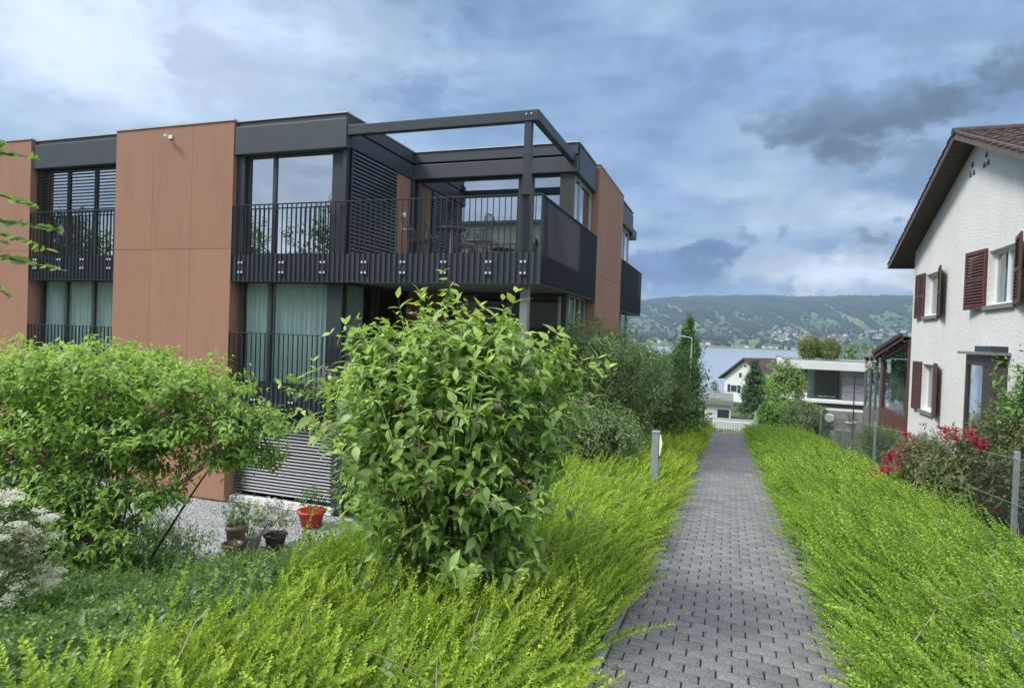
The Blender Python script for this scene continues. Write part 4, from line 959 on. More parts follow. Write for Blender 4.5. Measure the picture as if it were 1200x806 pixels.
# ================================================================ PLANTS
m_bark = mat('twig_bark', (.10, .075, .05), .9, .3, 20); m_bark2 = mat('grey_bark', (.13, .12, .10), .9, .3, 12, .4, 40)
l_main = leaf_mat('fresh_green_leaf', (0.082, 0.167, 0.029), (0.212, 0.355, 0.067), (0.396, 0.550, 0.140), (0.492, 0.645, 0.159), .38, .05)
l_left = leaf_mat('bright_shrub_leaf', (0.105, 0.212, 0.035), (0.229, 0.395, 0.062), (0.389, 0.573, 0.112), (0.460, 0.641, 0.138), .4, .04)
l_grey = leaf_mat('grey_green_leaf', (0.095, 0.155, 0.055), (0.189, 0.277, 0.103), (0.329, 0.426, 0.187), None, .32, .04)
l_deep = leaf_mat('deep_green_leaf', (0.059, 0.133, 0.032), (0.120, 0.232, 0.053), (0.210, 0.350, 0.093), None, .32, .04)
l_dark = leaf_mat('dark_ground_leaf', (0.045, 0.102, 0.018), (0.104, 0.202, 0.037), (0.182, 0.304, 0.071), (0.223, 0.358, 0.083), .34, .05)
l_lon = leaf_mat('golden_hedge_leaf', (0.065, 0.129, 0.019), (0.177, 0.294, 0.027), (0.320, 0.472, 0.047), (0.662, 0.784, 0.123), .38, .02, 1.3, (0.088, 0.197, 0.027))
l_lon2 = leaf_mat('green_hedge_leaf', (0.051, 0.116, 0.019), (0.136, 0.257, 0.029), (0.243, 0.408, 0.048), (0.520, 0.677, 0.113), .38, .02, 1.3, (0.074, 0.176, 0.029))
l_box = leaf_mat('clipped_hedge_leaf', (0.076, 0.185, 0.031), (0.151, 0.319, 0.054), (0.252, 0.454, 0.085), None, .25, .05)
l_pale = leaf_mat('pale_tree_leaf', (0.145, 0.244, 0.059), (0.244, 0.373, 0.089), (0.389, 0.503, 0.149), None, .35, .05)
l_conf = leaf_mat('conifer_needle', (0.031, 0.078, 0.027), (0.062, 0.132, 0.044), (0.105, 0.203, 0.068), None, .12, .05)
l_bamb = leaf_mat('bamboo_leaf', (0.120, 0.168, 0.036), (0.216, 0.252, 0.060), (0.324, 0.336, 0.096), None, .3, .05)
l_weig = leaf_mat('russet_leaf', (.05, .10, .03), (.10, .18, .05), (.18, .26, .08), (.20, .15, .08), .34, .04)
p_white = leaf_mat('white_petal', (.66, .65, .58), (.80, .80, .74), (.88, .88, .84), None, .4, .02)
p_crim = leaf_mat('crimson_petal', (.28, .008, .04), (.44, .015, .085), (.60, .09, .20), None, .3, .03)
p_pink = leaf_mat('faded_pink_petal', (.26, .17, .16), (.42, .31, .30), (.58, .46, .45), None, .3, .02)

# ---- ground cover hedges on both banks of the path: nobody could count the shoots
sr = np.random.default_rng(11)
near_t = [spray(.40, 22, .026, .95, bd, sr, .76) for bd in (.06, .14, .22, .32, .1, .18)]
mid_t = [spray(.42, 15, .035, .95, bd, sr, .76) for bd in (.1, .2, .3, .15)]
far_t = [spray(.42, 9, .048, .95, bd, sr, .72) for bd in (.1, .2, .3)]
def hedge(name, lab, inside, x0, x1, y0, y1, htop, lean, lm, dens=(430, 320, 230), edge=None, tm=(near_t, mid_t, far_t), scale=1.0, upw=.75, fwd_=0.0, cat='ground cover', rnd=.17, tuftk=.34):
    L = Leaves()
    A_ = (x1 - x0) * (y1 - y0); n = int(A_ * dens[0]); x = rng.uniform(x0, x1, n); y = rng.uniform(y0, y1, n)
    dist = np.hypot(x, y); keep = inside(x, y) & (rng.random(n) < np.where(dist < 5.6, 1, np.where(dist < 11, dens[1] / dens[0], dens[2] / dens[0])))
    x, y, dist = x[keep], y[keep], dist[keep]
    ht = htop(x, y); z = ground_z(x, y) + np.maximum(-.02, ht - .36 * scale - rng.uniform(0, .16, len(x)) * ht / .45)
    e = edge(x, y)[:, None] if edge else 0
    gust = lumps(x, y, .9, 3)[:, None]
    tuft = np.stack([lumps(x, y, 2.6, 5), lumps(x, y, 2.3, 8), 0 * x], 1) * tuftk        # shoots lean together, tuft by tuft
    d = np.array([0, 0, upw]) + np.array(lean) * (.55 + .45 * e + .22 * gust) + tuft + rng.normal(0, rnd, (len(x), 3)) * np.array([1, 1, .35]) + np.array([0, fwd_, 0])
    sc = scale * rng.uniform(.66, 1.3, len(x)) * np.where(rng.random(len(x)) < .10, 1.35, 1)
    P = np.stack([x, y, z], 1)
    for k, msk in enumerate((dist < 5.6, (dist >= 5.6) & (dist < 11), dist >= 11)):
        if msk.any(): scatter_sprays(L, tm[k], P[msk], d[msk], sc[msk])
    return tag(L.build(name, lm), lab, cat, kind='stuff')
# left bank: reaches from the path to the dark ground cover in the garden corner
def left_edge(y): return np.interp(y, [0, 2.3, 3.3, 4.2, 5.4, 6.5, 8, 27], [-2.7, -2.65, -2.66, -2.9, -3.3, -3.35, -3.1, -3.1])
def in_left(x, y): return (x < PX0 - .10 + .05 * lumps(x, y, 4)) & (x > left_edge(y) + .25 * lumps(x, y, 1.5)) & ~((np.abs(x + .95) < .09) & (np.abs(y - 9.2) < .13))
def h_left(x, y): return (.46 + .09 * lumps(x, y, 1.1, 1)) * (.72 + .28 * sst(PX0, PX0 - .4, x))
hedge('golden_ground_cover', 'golden green small leaved ground cover on the left bank of the path', in_left, -4.6, PX0 + .03, .9, 26.3, h_left, (.62, -.05, 0), l_lon, scale=.9, edge=lambda x, y: .5 * sst(-1.1, PX0 - .1, x))
def in_right(x, y): return (x > PX1 + .10 + .05 * lumps(x, y, 4)) & (x < 2.95 + .08 * lumps(x, y, 2))
def h_right(x, y): return (.50 + .07 * lumps(x, y, 1.0, 4)) * (.72 + .28 * sst(PX1, PX1 + .4, x))
hedge('green_ground_cover', 'bright green small leaved ground cover on the right bank of the path', in_right, PX1 - .03, 3.05, 1.2, 26.3, h_right, (-.85, .10, 0), l_lon2, edge=lambda x, y: .4 * sst(PX1 + .5, PX1 + .1, x), rnd=.12, tuftk=.20)
# dark low cover in the garden corner on the left
dk_n = [spray(.26, 9, .038, 1.1, bd, sr) for bd in (.5, .8, 1.0, .65)]
def in_dark(x, y): return (x < left_edge(y) + .35 * lumps(x, y, 1.5) + .15) & (x > -9.5) & (x + y * .35 < 3) & (y < 7.0 + .3 * lumps(x, y, 2) - .25 * np.clip(x + 5.5, 0, 2))
hedge('dark_ground_cover', 'dark green low carpet of small oval leaves in the left garden corner', in_dark, -9.5, -2.9, 2.2, 7.6, lambda x, y: .30 + .12 * lumps(x, y, 1.0, 2), (.3, -.4, 0), l_dark, (330, 300, 200), None, (dk_n, dk_n, dk_n), 1.0, .55)
# gravel strip before the block
m_peb = mat('pale_pebble', (.42, .43, .43), .8, .25, 30, island=.35)
n = 15000; x = rng.uniform(-11.5, -4.2, n); y = rng.uniform(7.2, 11.45, n); k = y > 7.3 + .3 * lumps(x, y, 2); x, y = x[k], y[k]; m = len(x)
F = frames(rng.normal(size=(m, 3)), rng.normal(size=(m, 3))); s = rng.uniform(.012, .034, m)
V, Tn = place(IV * np.array([1, .8, .6]), IT, F, np.stack([x, y, ground_z(x, y) - .012], 1), s * .6)
tag(link('gravel', arr_mesh('gravel', V, Tn, m_peb)), kind='stuff', label='pale loose gravel strip in front of the apartment block', cat='gravel')
V, Q = grid_mesh(np.linspace(-24, -4.0, 40), np.linspace(7.6, 11.6, 20), lambda x, y: ground_z(x, y) - .022)
tag(link('gravel_bed', arr_mesh('gravel_bed', V, Q, mat('gravel_base', (.34, .35, .35), .95, .5, 45, .8, 70))), kind='structure')

# ---- the big leafy shrub in the middle
c0_ = (-1.78, 3.98)
B_ = (c0_[0], c0_[1], gz(*c0_))
CS = plant('leafy_shrub', 'big round shrub with fresh pointed leaves beside the path, nearest of all', 'shrub', B_,
  [((-1.80, 3.98, 1.02), (.78, .70, .58), 760), ((-1.48, 3.95, 1.30), (.42, .45, .38), 210), ((-1.95, 3.98, 1.38), (.48, .5, .32), 220), ((-2.22, 3.98, .80), (.38, .45, .45), 160), ((-1.72, 3.92, .36), (.56, .55, .44), 300), ((-1.33, 3.95, .78), (.32, .4, .40), 120)],
  .098, 'ovate', l_main, m_bark, 4, .21, .42, 1.0, 22, .013, .75, .36, base_r=.10, lump=.36)
P, d = sample_clump((-1.8, 3.95, 1.0), (.82, .70, .62), 150, .92, .2)
P = P[(P[:, 1] < 4.1)]; flower_heads(CS, 'faded_blossom', P, .05, 34, .011, p_pink, .7)
# upright new shoots standing clear of the crown
L = Leaves(); q = np.concatenate([np.array([(-1.62, 3.95, 1.42), (-1.50, 3.96, 1.36), (-1.95, 3.98, 1.36), (-1.2, 3.96, 1.18), (-1.05, 4.0, 1.12), (-2.5, 4.0, .98), (-2.3, 3.95, 1.2)]), [s_ for s_ in sample_clump((-1.75, 3.95, 1.05), (.85, .75, .50), 60, .96, .1)[0] if s_[2] > 1.0][:16]])
for p_ in q:
    L = Leaves(); dq = np.array([((p_[0] + 1.75) * .7, (p_[1] - 3.95) * .4, 1.0)]) + rng.normal(0, .12, (1, 3)); dq /= np.linalg.norm(dq); e_ = p_ + dq[0] * .38; u_ = p_ - dq[0] * .2
    L.add(np.array([u_ + (.005, 0, 0), u_ + (-.003, .004, 0), u_ + (-.003, -.004, 0), e_]), np.array([(0, 1, 3), (1, 2, 3), (2, 0, 3)])); twigs_leaves(L, p_[None], dq, np.full(1, .36), 5, .105, 'ovate', .05, .9, .15, tipsize=.8); L.build('young_shoot', l_main, CS)
L = None; L.build('young_shoot', l_main, CS) if False else None
S = MB()


# ---- the spreading shrub on the left
lb = (-7.0, 5.6); LBz = gz(*lb)
cl = []
for (x, y, z, rx, ry, rz, n) in [(-7.2, 5.6, .95, 1.15, .95, .32, 330), (-6.3, 5.7, .78, .95, .8, .30, 270), (-8.2, 5.4, .75, 1.0, .8, .40, 260), (-5.55, 5.9, .42, .72, .6, .22, 170), (-6.4, 5.4, .35, .9, .75, .28, 230), (-7.5, 5.2, .30, 1.0, .7, .35, 260),
                                 (-5.35, 6.0, .02, .45, .45, .16, 80), (-7.1, 4.9, -.25, .7, .45, .22, 130), (-8.4, 5.0, -.2, .9, .6, .5, 220), (-6.05, 5.2, -.35, .48, .4, .14, 70), (-6.8, 5.7, .0, .9, .6, .35, 170), (-7.5, 5.3, -.75, .6, .5, .3, 110), (-6.6, 5.0, -.75, .8, .4, .35, 130), (-7.9, 4.8, -.8, .8, .4, .3, 110)]:
    cl.append(((x, y, z + .06), (rx, ry, rz), int(n * 1.8)))
plant('spreading_shrub', 'wide many stemmed shrub with tiers of light green leaves in the left garden', 'shrub', (lb[0], lb[1], LBz), cl, .088, 'ovate', l_left, m_bark2, 4, .24, .30, 1.3, 12, .017, .25, .32, base_r=.2, lump=.28)

# ---- grey green bushes along the left of the path
def bush(name, lab, x, y, r, h, n, leaf, lm, templ='small', up_dir=.6, extra=(), nodes=4, twig=.25, droop=.1, stem_r=.014, group=None, spread=.9):
    z = gz(x, y); cl = [((x, y, z + h * .52), (r, r, h * .48), n), ((x - r * .35, y - r * .2, z + h * .68), (r * .6, r * .6, h * .30), n // 3), ((x + r * .35, y + r * .1, z + h * .60), (r * .6, r * .6, h * .32), n // 3)] + list(extra)
    return plant(name, lab, 'bush', (x, y, z), cl, leaf, templ, lm, m_bark2, nodes, twig, droop, .8, 14, stem_r, up_dir, .4, group=group, base_r=r * .25, lump=.3, spread=spread)
bush('grey_leaved_bush', 'dense grey green bush with narrow leaves behind the big leafy shrub', -2.75, 13.0, 1.15, 2.75, 2100, .095, l_grey, 'slim', .75, twig=.32, nodes=6)
bush('grey_leaved_bush', 'second grey green bush with narrow leaves, against the corner of the apartment block', -2.55, 15.6, 1.05, 2.8, 1400, .095, l_grey, 'slim', .75, twig=.32, nodes=5)
bush('round_dark_bush', 'rounded dark green bush farthest along the left of the path', -1.75, 19.6, 1.15, 2.65, 1700, .085, l_deep, 'ovate', .4, nodes=5, twig=.3)
bush('feathery_bush', 'low loose grey bush with thin stems beside the nearer bollard light', -2.1, 10.6, .75, 1.25, 700, .075, l_grey, 'slim', .9, twig=.35, nodes=6)
bush('grey_leaved_bush', 'third grey green bush with narrow leaves, just before the rounded dark bush', -1.9, 17.4, .95, 2.2, 900, .09, l_grey, 'slim', .6, twig=.3, nodes=5)
bush('small_tree_top', 'light green bush showing past the far corner of the apartment block', -3.0, 26.5, 1.1, 3.0, 500, .09, l_left, 'ovate', .5)
bush('mixed_green_bush', 'light green bush between the big leafy shrub and the shuttered basement', -3.6, 6.9, .75, 1.2, 330, .06, l_left, 'ovate', .6)

# ---- white flowering shrub at the left edge
wf = plant('white_flowering_shrub', 'shrub covered in flat white flower heads at the left edge', 'shrub', (-5.55, 3.38, gz(-5.55, 3.38)), [((-5.50, 3.42, -.42), (.50, .45, .55), 260), ((-5.50, 3.40, -.16), (.42, .35, .25), 110)], .05, 'ovate', l_grey, m_bark, 4, .16, .3, 1.0, 10, .008)
P1, d = sample_clump((-5.50, 3.42, -.42), (.54, .5, .60), 95, .9, .15); P2, d = sample_clump((-5.48, 3.40, -.12), (.46, .40, .30), 45, .9, .1); P = np.concatenate([P1, P2])
flower_heads(wf, 'flower_heads', P, .075, 90, .020, p_white, .32)

# ---- twigs reaching in from a tree that stands outside on the left
OT_ = thing('overhanging_tree', (-6.6, 2.3, gz(-6.6, 2.3)), 'tree outside the left edge whose thin branches with round leaves hang into view', 'tree')
S = MB(); zb = gz(-6.6, 2.3); S.tube([(-6.6, 2.3, zb - .1), (-6.58, 2.32, .8), (-6.5, 2.3, 2.2), (-6.45, 2.35, 3.6)], [.11, .09, .075, .04], 8); S.build('trunk', m_bark2, OT_)
S = MB(); L = Leaves(); ends = [(-4.18, 2.82, 2.60), (-4.36, 2.74, 2.68), (-4.18, 2.80, 2.30), (-4.05, 2.88, 2.16), (-4.08, 2.84, 2.02), (-4.02, 2.86, 1.90), (-4.38, 2.74, 2.06), (-4.32, 2.78, 1.72), (-4.42, 2.72, 2.38)]
for e in ends:
    e = Vector(e); s_ = Vector((-6.5, 2.3, rng.uniform(1.9, 2.6))); mid = s_.lerp(e, .55) + Vector((0, 0, .18)); pts = [s_ * ((1 - q) ** 2) + mid * (2 * q * (1 - q)) + e * q * q for q in np.linspace(0, 1, 9)]
    S.tube(pts, list(np.linspace(.016, .003, 9)), 5)
    dr = (pts[-1] - pts[-3]).normalized(); k = 18
    P0 = np.array([tuple(pts[-2].lerp(pts[-1], q)) for q in np.linspace(-.6, 1.0, k)]); fv = np.array(dr) * .8 + rng.normal(0, .55, (k, 3)); fv[:, 2] = np.abs(fv[:, 2]) * .3 - .25
    V, Tn = place(OV, OT, frames(fv, np.array([-.2, -.5, .8]) + rng.normal(0, .45, (k, 3))), P0, rng.uniform(.045, .08, k)); L.add(V, Tn)
for _ in range(22):
    e = Vector((rng.uniform(-7.8, -6.0), rng.uniform(1.6, 3.0), rng.uniform(2.3, 4.2)))
    if e.y / max(.1, -e.x) > .56: continue
    s_ = Vector((-6.5, 2.3, min(3.5, e.z - .2))); S.tube([s_, s_.lerp(e, .6) + Vector((0, 0, .1)), e], [.012, .008, .003], 4); k = 9
    P0 = np.array(e) + rng.normal(0, .1, (k, 3)); V, Tn = place(OV, OT, frames(rng.normal(size=(k, 3)) * (1, 1, .4) - (0, 0, .3), np.array([0, 0, 1]) + rng.normal(0, .4, (k, 3))), P0, rng.uniform(.05, .08, k)); L.add(V, Tn)
S.build('branch', m_bark, OT_); L.build('foliage', leaf_mat('round_fresh_leaf', (.15, .26, .06), (.27, .40, .10), (.38, .50, .17), None, .5, .03), OT_)

# ---- pots by the gravel
m_ter = mat('old_clay_pot', (.22, .15, .11), .9, .25, 8, .3, 40, stain=.3); m_blk = mat('brown_glazed_pot', (.06, .04, .032), .4, .3, 8); m_rp = mat('red_plastic_pot', (.50, .055, .025), .45, .08, 5); m_gp = mat('pale_stone_pot', (.42, .40, .37), .85, .2, 8)
def potted(x, y, z, h, r, lm, lab, n=60, leaf=.05, templ='small', head=None):
    t_o = plant('potted_plant', lab, 'plant', (x, y, z), [((x, y, z + h * .55), (r, r, h * .5), n)], leaf, templ, lm, m_bark, 4, .14, .1, .8, 6, .005, .9, .4, base_r=.04)
    if head:
        P, d = sample_clump((x, y, z + h * .6), (r * 1.05, r * 1.05, h * .55), head[0], .9, .1); flower_heads(t_o, 'flower_heads', P, .035, 16, .022, head[1], .8)
pot('flower_pot', -7.75, 8.55, -2.4, .17, .33, m_blk, 'dark brown glazed pot standing in front at the gravel edge'); pot('flower_pot', -7.98, 8.86, -2.4, .17, .52, m_ter, 'tall old clay pot with a leafy plant behind the dark brown pot')
potted(-7.98, 8.86, -1.96, .62, .24, l_deep, 'upright dark leafed plant growing in the tall clay pot', 90)
pot('flower_pot', -7.95, 9.18, -2.4, .21, .30, m_gp, 'pale stone pot to the right of the tall clay pot'); potted(-7.95, 9.18, -2.14, .65, .28, l_left, 'bushy light green plant in the pale stone pot', 90)
pot('flower_pot', -7.82, 10.75, -2.4, .27, .33, m_rp, 'round red plastic pot by the shuttered basement'); potted(-7.82, 10.75, -2.10, .45, .3, l_deep, 'low dark plant in the round red pot', 80)
pot('flower_pot', -7.6, 9.42, -2.4, .2, .26, m_blk, 'low dark pot of white flowers to the right of the pale stone pot'); potted(-7.6, 9.42, -2.18, .6, .36, l_grey, 'spreading plant thick with white flowers in the low dark pot', 120, .05, 'small', (38, p_white))
t_o = plant('flowering_perennial', 'loose tuft of small white flowers behind the spreading shrub', 'plant', (-8.9, 8.0, -2.3), [((-8.9, 8.0, -1.95), (.75, .5, .42), 150)], .05, 'small', l_deep, m_bark, 4, .2, .1, .8, 10, .006, .8); P, d = sample_clump((-8.9, 8.0, -1.9), (.8, .55, .5), 70, .9); flower_heads(t_o, 'flower_heads', P, .03, 7, .022, p_white, .8)
t_o = plant('flowering_perennial', 'dark tuft with scattered white flowers beside the gravel, right of the spreading shrub', 'plant', (-7.6, 7.4, gz(-7.6, 7.4)), [((-7.7, 7.4, gz(-7.6, 7.4) + .3), (.8, .5, .4), 190)], .055, 'ovate', l_deep, m_bark, 4, .2, .1, .8, 10, .006, .6); P, d = sample_clump((-7.7, 7.4, gz(-7.6, 7.4) + .35), (.85, .55, .42), 55, .9); flower_heads(t_o, 'flower_heads', P, .03, 7, .022, p_white, .8)

t_o = plant('garden_perennial', 'knee high dark green clump at the edge of the gravel behind the dark ground cover', 'plant', (-8.7, 7.2, gz(-8.7, 7.2)), [((-8.7, 7.2, gz(-8.7, 7.2) + .4), (1.0, .5, .5), 420), ((-7.9, 7.3, gz(-7.9, 7.3) + .25), (.5, .35, .35), 160)], .06, 'ovate', l_deep, m_bark, 4, .2, .1, .8, 12, .006, .6)
# ---- right hand garden
RW = plant('crimson_flowering_shrub', 'russet leaved shrub with long sprays of crimson flowers growing through the fence', 'shrub', (3.45, 10.2, gz(3.45, 10.2)), [((3.12, 10.3, -.15), (.6, 1.05, .60), 700), ((3.5, 10.0, .40), (.5, .75, .42), 420), ((2.9, 11.4, -.2), (.38, .7, .38), 420), ((3.5, 9.1, .2), (.42, .65, .5), 520), ((3.2, 10.6, -.3), (.5, .9, .5), 420)], .062, 'ovate', l_weig, m_bark, 5, .24, .3, .9, 16, .012, .5)
P = []
for (a, c) in [((2.95, 11.9, -.05), (2.85, 12.4, .22)), ((2.42, 11.3, -.28), (2.38, 11.9, -.46)), ((2.9, 10.6, .36), (2.9, 10.0, .50)), ((3.0, 9.9, .48), (3.0, 9.4, .42)), ((2.48, 10.9, -.02), (2.45, 11.6, -.2))]:
    for _ in range(22): q = rng.uniform(0, 1); P.append(np.array(a) * (1 - q) + np.array(c) * q + rng.normal(0, .055, 3))
P1, d = sample_clump((3.12, 10.2, 0), (.66, 1.05, .66), 60, .95); flower_heads(RW, 'crimson_flowers', np.concatenate([np.array(P), P1[:10]]), .05, 24, .026, p_crim, .9); flower_heads(RW, 'pink_flowers', P1[36:], .04, 12, .024, p_pink, .9)
bush('tall_garden_bush', 'tall leafy bush at the right edge in front of the dark porch', 4.05, 9.7, .8, 2.3, 900, .085, l_deep, 'ovate', .5)
bush('russet_bush', 'brownish leaved bush beside the wall of the white house', 4.45, 12.6, .6, 1.85, 600, .06, l_weig, 'ovate', .6)
bush('fence_bush', 'low ivy covered clump behind the chain link mesh at the right edge', 3.75, 8.2, .5, 1.0, 520, .06, l_deep, 'ovate', .3)
bush('garden_bush', 'dark green bush behind the fence in front of the conservatory', 3.85, 19.4, .5, 1.0, 400, .055, l_deep, 'ovate', .5)
bush('garden_bush', 'sprawling mid green bush under the conservatory window', 4.2, 20.4, .6, .75, 330, .055, l_left, 'ovate', .5)
bush('garden_bush', 'low mid green bush behind the fence below the russet shuttered basement window', 4.0, 15.9, .6, .95, 300, .055, l_grey, 'ovate', .5)
wp = pot('flower_pot', 3.95, 24.0, gz(3.95, 24) + .55, .17, .30, m_white, 'white flower pot on a low wall beside the conservatory')
tag(MB().box(3.5, 4.7, 23.85, 24.2, gz(4, 24) - .2, gz(3.95, 24) + .55).build('low_wall', m_stone, None, .01, loc=(4, 24, gz(4, 24))), 'low grey stone wall carrying the white flower pot', 'wall')
potted(3.95, 24.0, gz(3.95, 24) + .82, .35, .2, l_deep, 'small green plant in the white flower pot', 40)
gh = plant('hanging_flowers', 'bunch of white flowers hung on the garden stake by the glazed porch', 'flowers', (4.35, 23.15, .95), [((4.35, 23.15, .95), (.2, .2, .16), 40)], .05, 'small', l_deep, m_bark, 3, .1, .3, .8, 4, .004); P, d = sample_clump((4.35, 23.15, .97), (.23, .23, .2), 34, .9); flower_heads(gh, 'flower_heads', P, .05, 14, .03, p_white, .9)
t_o = thing('round_sign', (3.3, 24.2, gz(3.3, 24.2)), 'round pale disc on a short post behind the grey leaved bush', 'disc')
MB().tube([(3.3, 24.2, gz(3.3, 24.2) - .1), (3.3, 24.2, gz(3.3, 24.2) + .9)], .02, 6).build('post', m_dark, t_o); MB().tube([(3.3, 24.15, gz(3.3, 24.2) + .95), (3.3, 24.12, gz(3.3, 24.2) + .95)], .15, 20).build('disc', m_pl2, t_o)

# ---- clipped hedge, grey bush and trees beyond the path end
def dense(name, lab, cat, x, y, z0, rx, ry, h, n, leaf, lm, templ='ovate', box=False, up_dir=.5, clumps=None, trunk=None, twig=.18, nodes=4, zmin=-.9):
    cl = clumps or [((x, y, z0 + h * .5), (rx, ry, h * .52), n)]
    return plant(name, lab, cat, (x, y, z0), cl, leaf, templ, lm, m_bark2, nodes, twig, .1, .8, 8, .02 if trunk else .012, up_dir, .4, trunk=trunk, base_r=rx * .3, lump=.12 if not trunk else .25, shell=.55, zmin=zmin)
zq = gz(2, 31) ; dense('clipped_hedge', 'squat clipped dark green hedge right of the steps', 'hedge', 2.05, 30.5, -3.4, .98, .9, 2.25, 900, .11, l_box, 'ovate', clumps=[((1.65, 30.4, -2.0), (.55, .7, 1.0), 620), ((2.5, 30.5, -1.95), (.55, .7, 1.0), 620), ((2.05, 30.3, -1.8), (.8, .7, .85), 600)])
dense('silver_bush', 'rounded silvery grey bush left of the fence end', 'bush', 2.75, 25.6, gz(2.75, 25.6), .9, .7, 1.45, 1300, .08, l_grey, 'ovate')
dense('pale_tree', 'small pale green airy tree in front of the modern house', 'tree', 3.55, 46, -4.7, 1, 1, 3, 10, .16, l_pale, 'ovate', trunk=((3.5, 46, -1.9), .09), clumps=[((3.5, 46, -1.5), (1.3, 1.1, 1.4), 560), ((3.3, 46, -.3), (.75, .7, .95), 220), ((4.1, 46, -.8), (.7, .7, .9), 180)], twig=.5)
dense('conifer', 'narrow dark conifer before the white gabled house', 'tree', 1.9, 52, -6, 1, 1, 3, 10, .20, l_conf, 'slim', trunk=((1.9, 52, -.6), .12), clumps=[((1.9, 52, -3.2), (1.15, 1.1, .9), 300), ((1.85, 52, -2.2), (.95, .9, .9), 260), ((1.9, 52, -1.2), (.65, .6, .8), 180), ((1.88, 52, -.4), (.30, .3, .7), 80)], twig=.5, up_dir=.1, nodes=6)
zc_ = gz(-3.85, 62)
dense('poplar', 'tall slim poplar standing before the lake', 'tree', -3.85, 62, zc_, 1, 1, 3, 10, .26, l_deep, 'ovate', trunk=((-3.85, 62, 1.0), .2), clumps=[((-3.85, 62, -1.6), (1.15, 1.1, 1.6), 330), ((-3.85, 62, .2), (1.05, 1.0, 1.5), 330), ((-3.8, 62, 1.7), (.72, .7, 1.3), 230), ((-3.75, 62, 2.9), (.36, .36, .95), 100)], twig=.7, up_dir=1.4, nodes=5)
dense('roof_garden_bamboo', 'clump of yellow green bamboo on the flat roof, the left of two', 'bamboo', 6.4, 60, .36, .9, .8, 1.9, 300, .22, l_bamb, 'slim', up_dir=1.2, twig=.6, nodes=5)
dense('roof_garden_bamboo', 'darker clump of yellow green bamboo on the flat roof, the right of two', 'bamboo', 7.9, 60, .36, 1.0, .8, 1.75, 300, .22, l_bamb, 'slim', up_dir=1.2, twig=.6, nodes=5)
for (x, y, h, r, lab) in ((10.3, 70, 6.0, 1.6, 'dark round tree behind the flat roof, left of the conservatory'), (12.6, 72, 6.4, 1.9, 'dark round tree behind the flat roof, half hidden by the conservatory roof'), (8.75, 76, 7.4, .5, 'thin dark cypress behind the bamboo on the flat roof')):
    z0 = -5.0; dense('dark_tree', lab, 'tree', x, y, z0, 1, 1, 1, 1, .25, l_deep, 'ovate', trunk=((x, y, z0 + h * .6), .14), clumps=[((x, y, z0 + h * .78), (r, r, h * .24), 260), ((x + r * .5, y, z0 + h * .7), (r * .7, r * .7, h * .2), 130)], twig=.6)
dense('potted_conifer', 'small dark conifer on the roof terrace of the garage', 'tree', -1.25, 62, -3.75, .3, .3, 1.2, 10, .16, l_conf, 'slim', clumps=[((-1.25, 62, -3.2), (.5, .5, .5), 70), ((-1.25, 62, -2.6), (.28, .28, .5), 40)], twig=.3)
for (x, y, lab) in ((-.75, 28.3, 'pale leaved tuft left of the steps'), (-1.4, 27.4, 'yellow green tuft left of the path end'), (1.35, 28.6, 'mid green tuft right of the steps')):
    dense('garden_tuft', lab, 'plant', x, y, gz(x, y) - .1, .4, .4, .9, 140, .06, l_pale if 'pale' in lab else l_lon if 'yellow' in lab else l_left, 'small')
for (x, y, r, h, lab) in ((-6.5, 78, 2.6, 7.5, 'broad green tree beyond the garage, nearest the poplar'), (-12, 84, 3, 8, 'broad green tree beyond the garage, behind the apartment block'), (14, 92, 3, 7.5, 'broad green tree beyond the modern house'), (5.5, 100, 2.2, 5, 'broad green tree beside the gabled house')):
    z0 = gz(x, y); dense('garden_tree', lab, 'tree', x, y, z0, 1, 1, 1, 1, .32, l_deep if r > 2.5 else l_left, 'ovate', trunk=((x, y, z0 + h * .5), .2), clumps=[((x, y, z0 + h * .62), (r, r, h * .32), 330), ((x + r * .4, y, z0 + h * .75), (r * .6, r * .6, h * .22), 130)], twig=.8)
# pale flowers where the path ends
L = Leaves(); n = 900; x = rng.uniform(-.62, .95, n); y = rng.uniform(26.0, 26.9, n); z = np.where(y < 26.2, -.075 * y, -2.05) + rng.uniform(.02, .18, n)
V, Tn = place(SV * (1.4, 1, 1), ST, frames(rng.normal(size=(n, 3)), rng.normal(size=(n, 3)) + (0, 0, 1)), np.stack([x, y, z], 1), rng.uniform(.03, .07, n)); L.add(V, Tn)
tag(L.build('edging_flowers', l_pale), 'low pale tufts growing along the end of the path', 'flowers', kind='stuff')
# fallen bits on the pavers
L = Leaves(); n = 420; x = rng.uniform(PX0, PX1, n); x = np.where(rng.random(n) < .6, np.where(rng.random(n) < .5, PX0 + np.abs(rng.normal(0, .12, n)), PX1 - np.abs(rng.normal(0, .14, n))), x); y = rng.uniform(2.5, 14, n)
V, Tn = place(SV, ST, frames(rng.normal(size=(n, 3)) * (1, 1, .08) - (0, .075, 0), np.tile((0, 0, 1.), (n, 1)) + rng.normal(0, .25, (n, 3))), np.stack([x, y, -.075 * y + .006], 1), rng.uniform(.008, .02, n)); L.add(V, Tn)
tag(L.build('fallen_leaves', leaf_mat('dry_leaf', (.12, .10, .04), (.22, .19, .09), (.38, .36, .22), None, .1, .03)), 'scattered bits of fallen leaf on the pavers', 'leaves', kind='stuff')

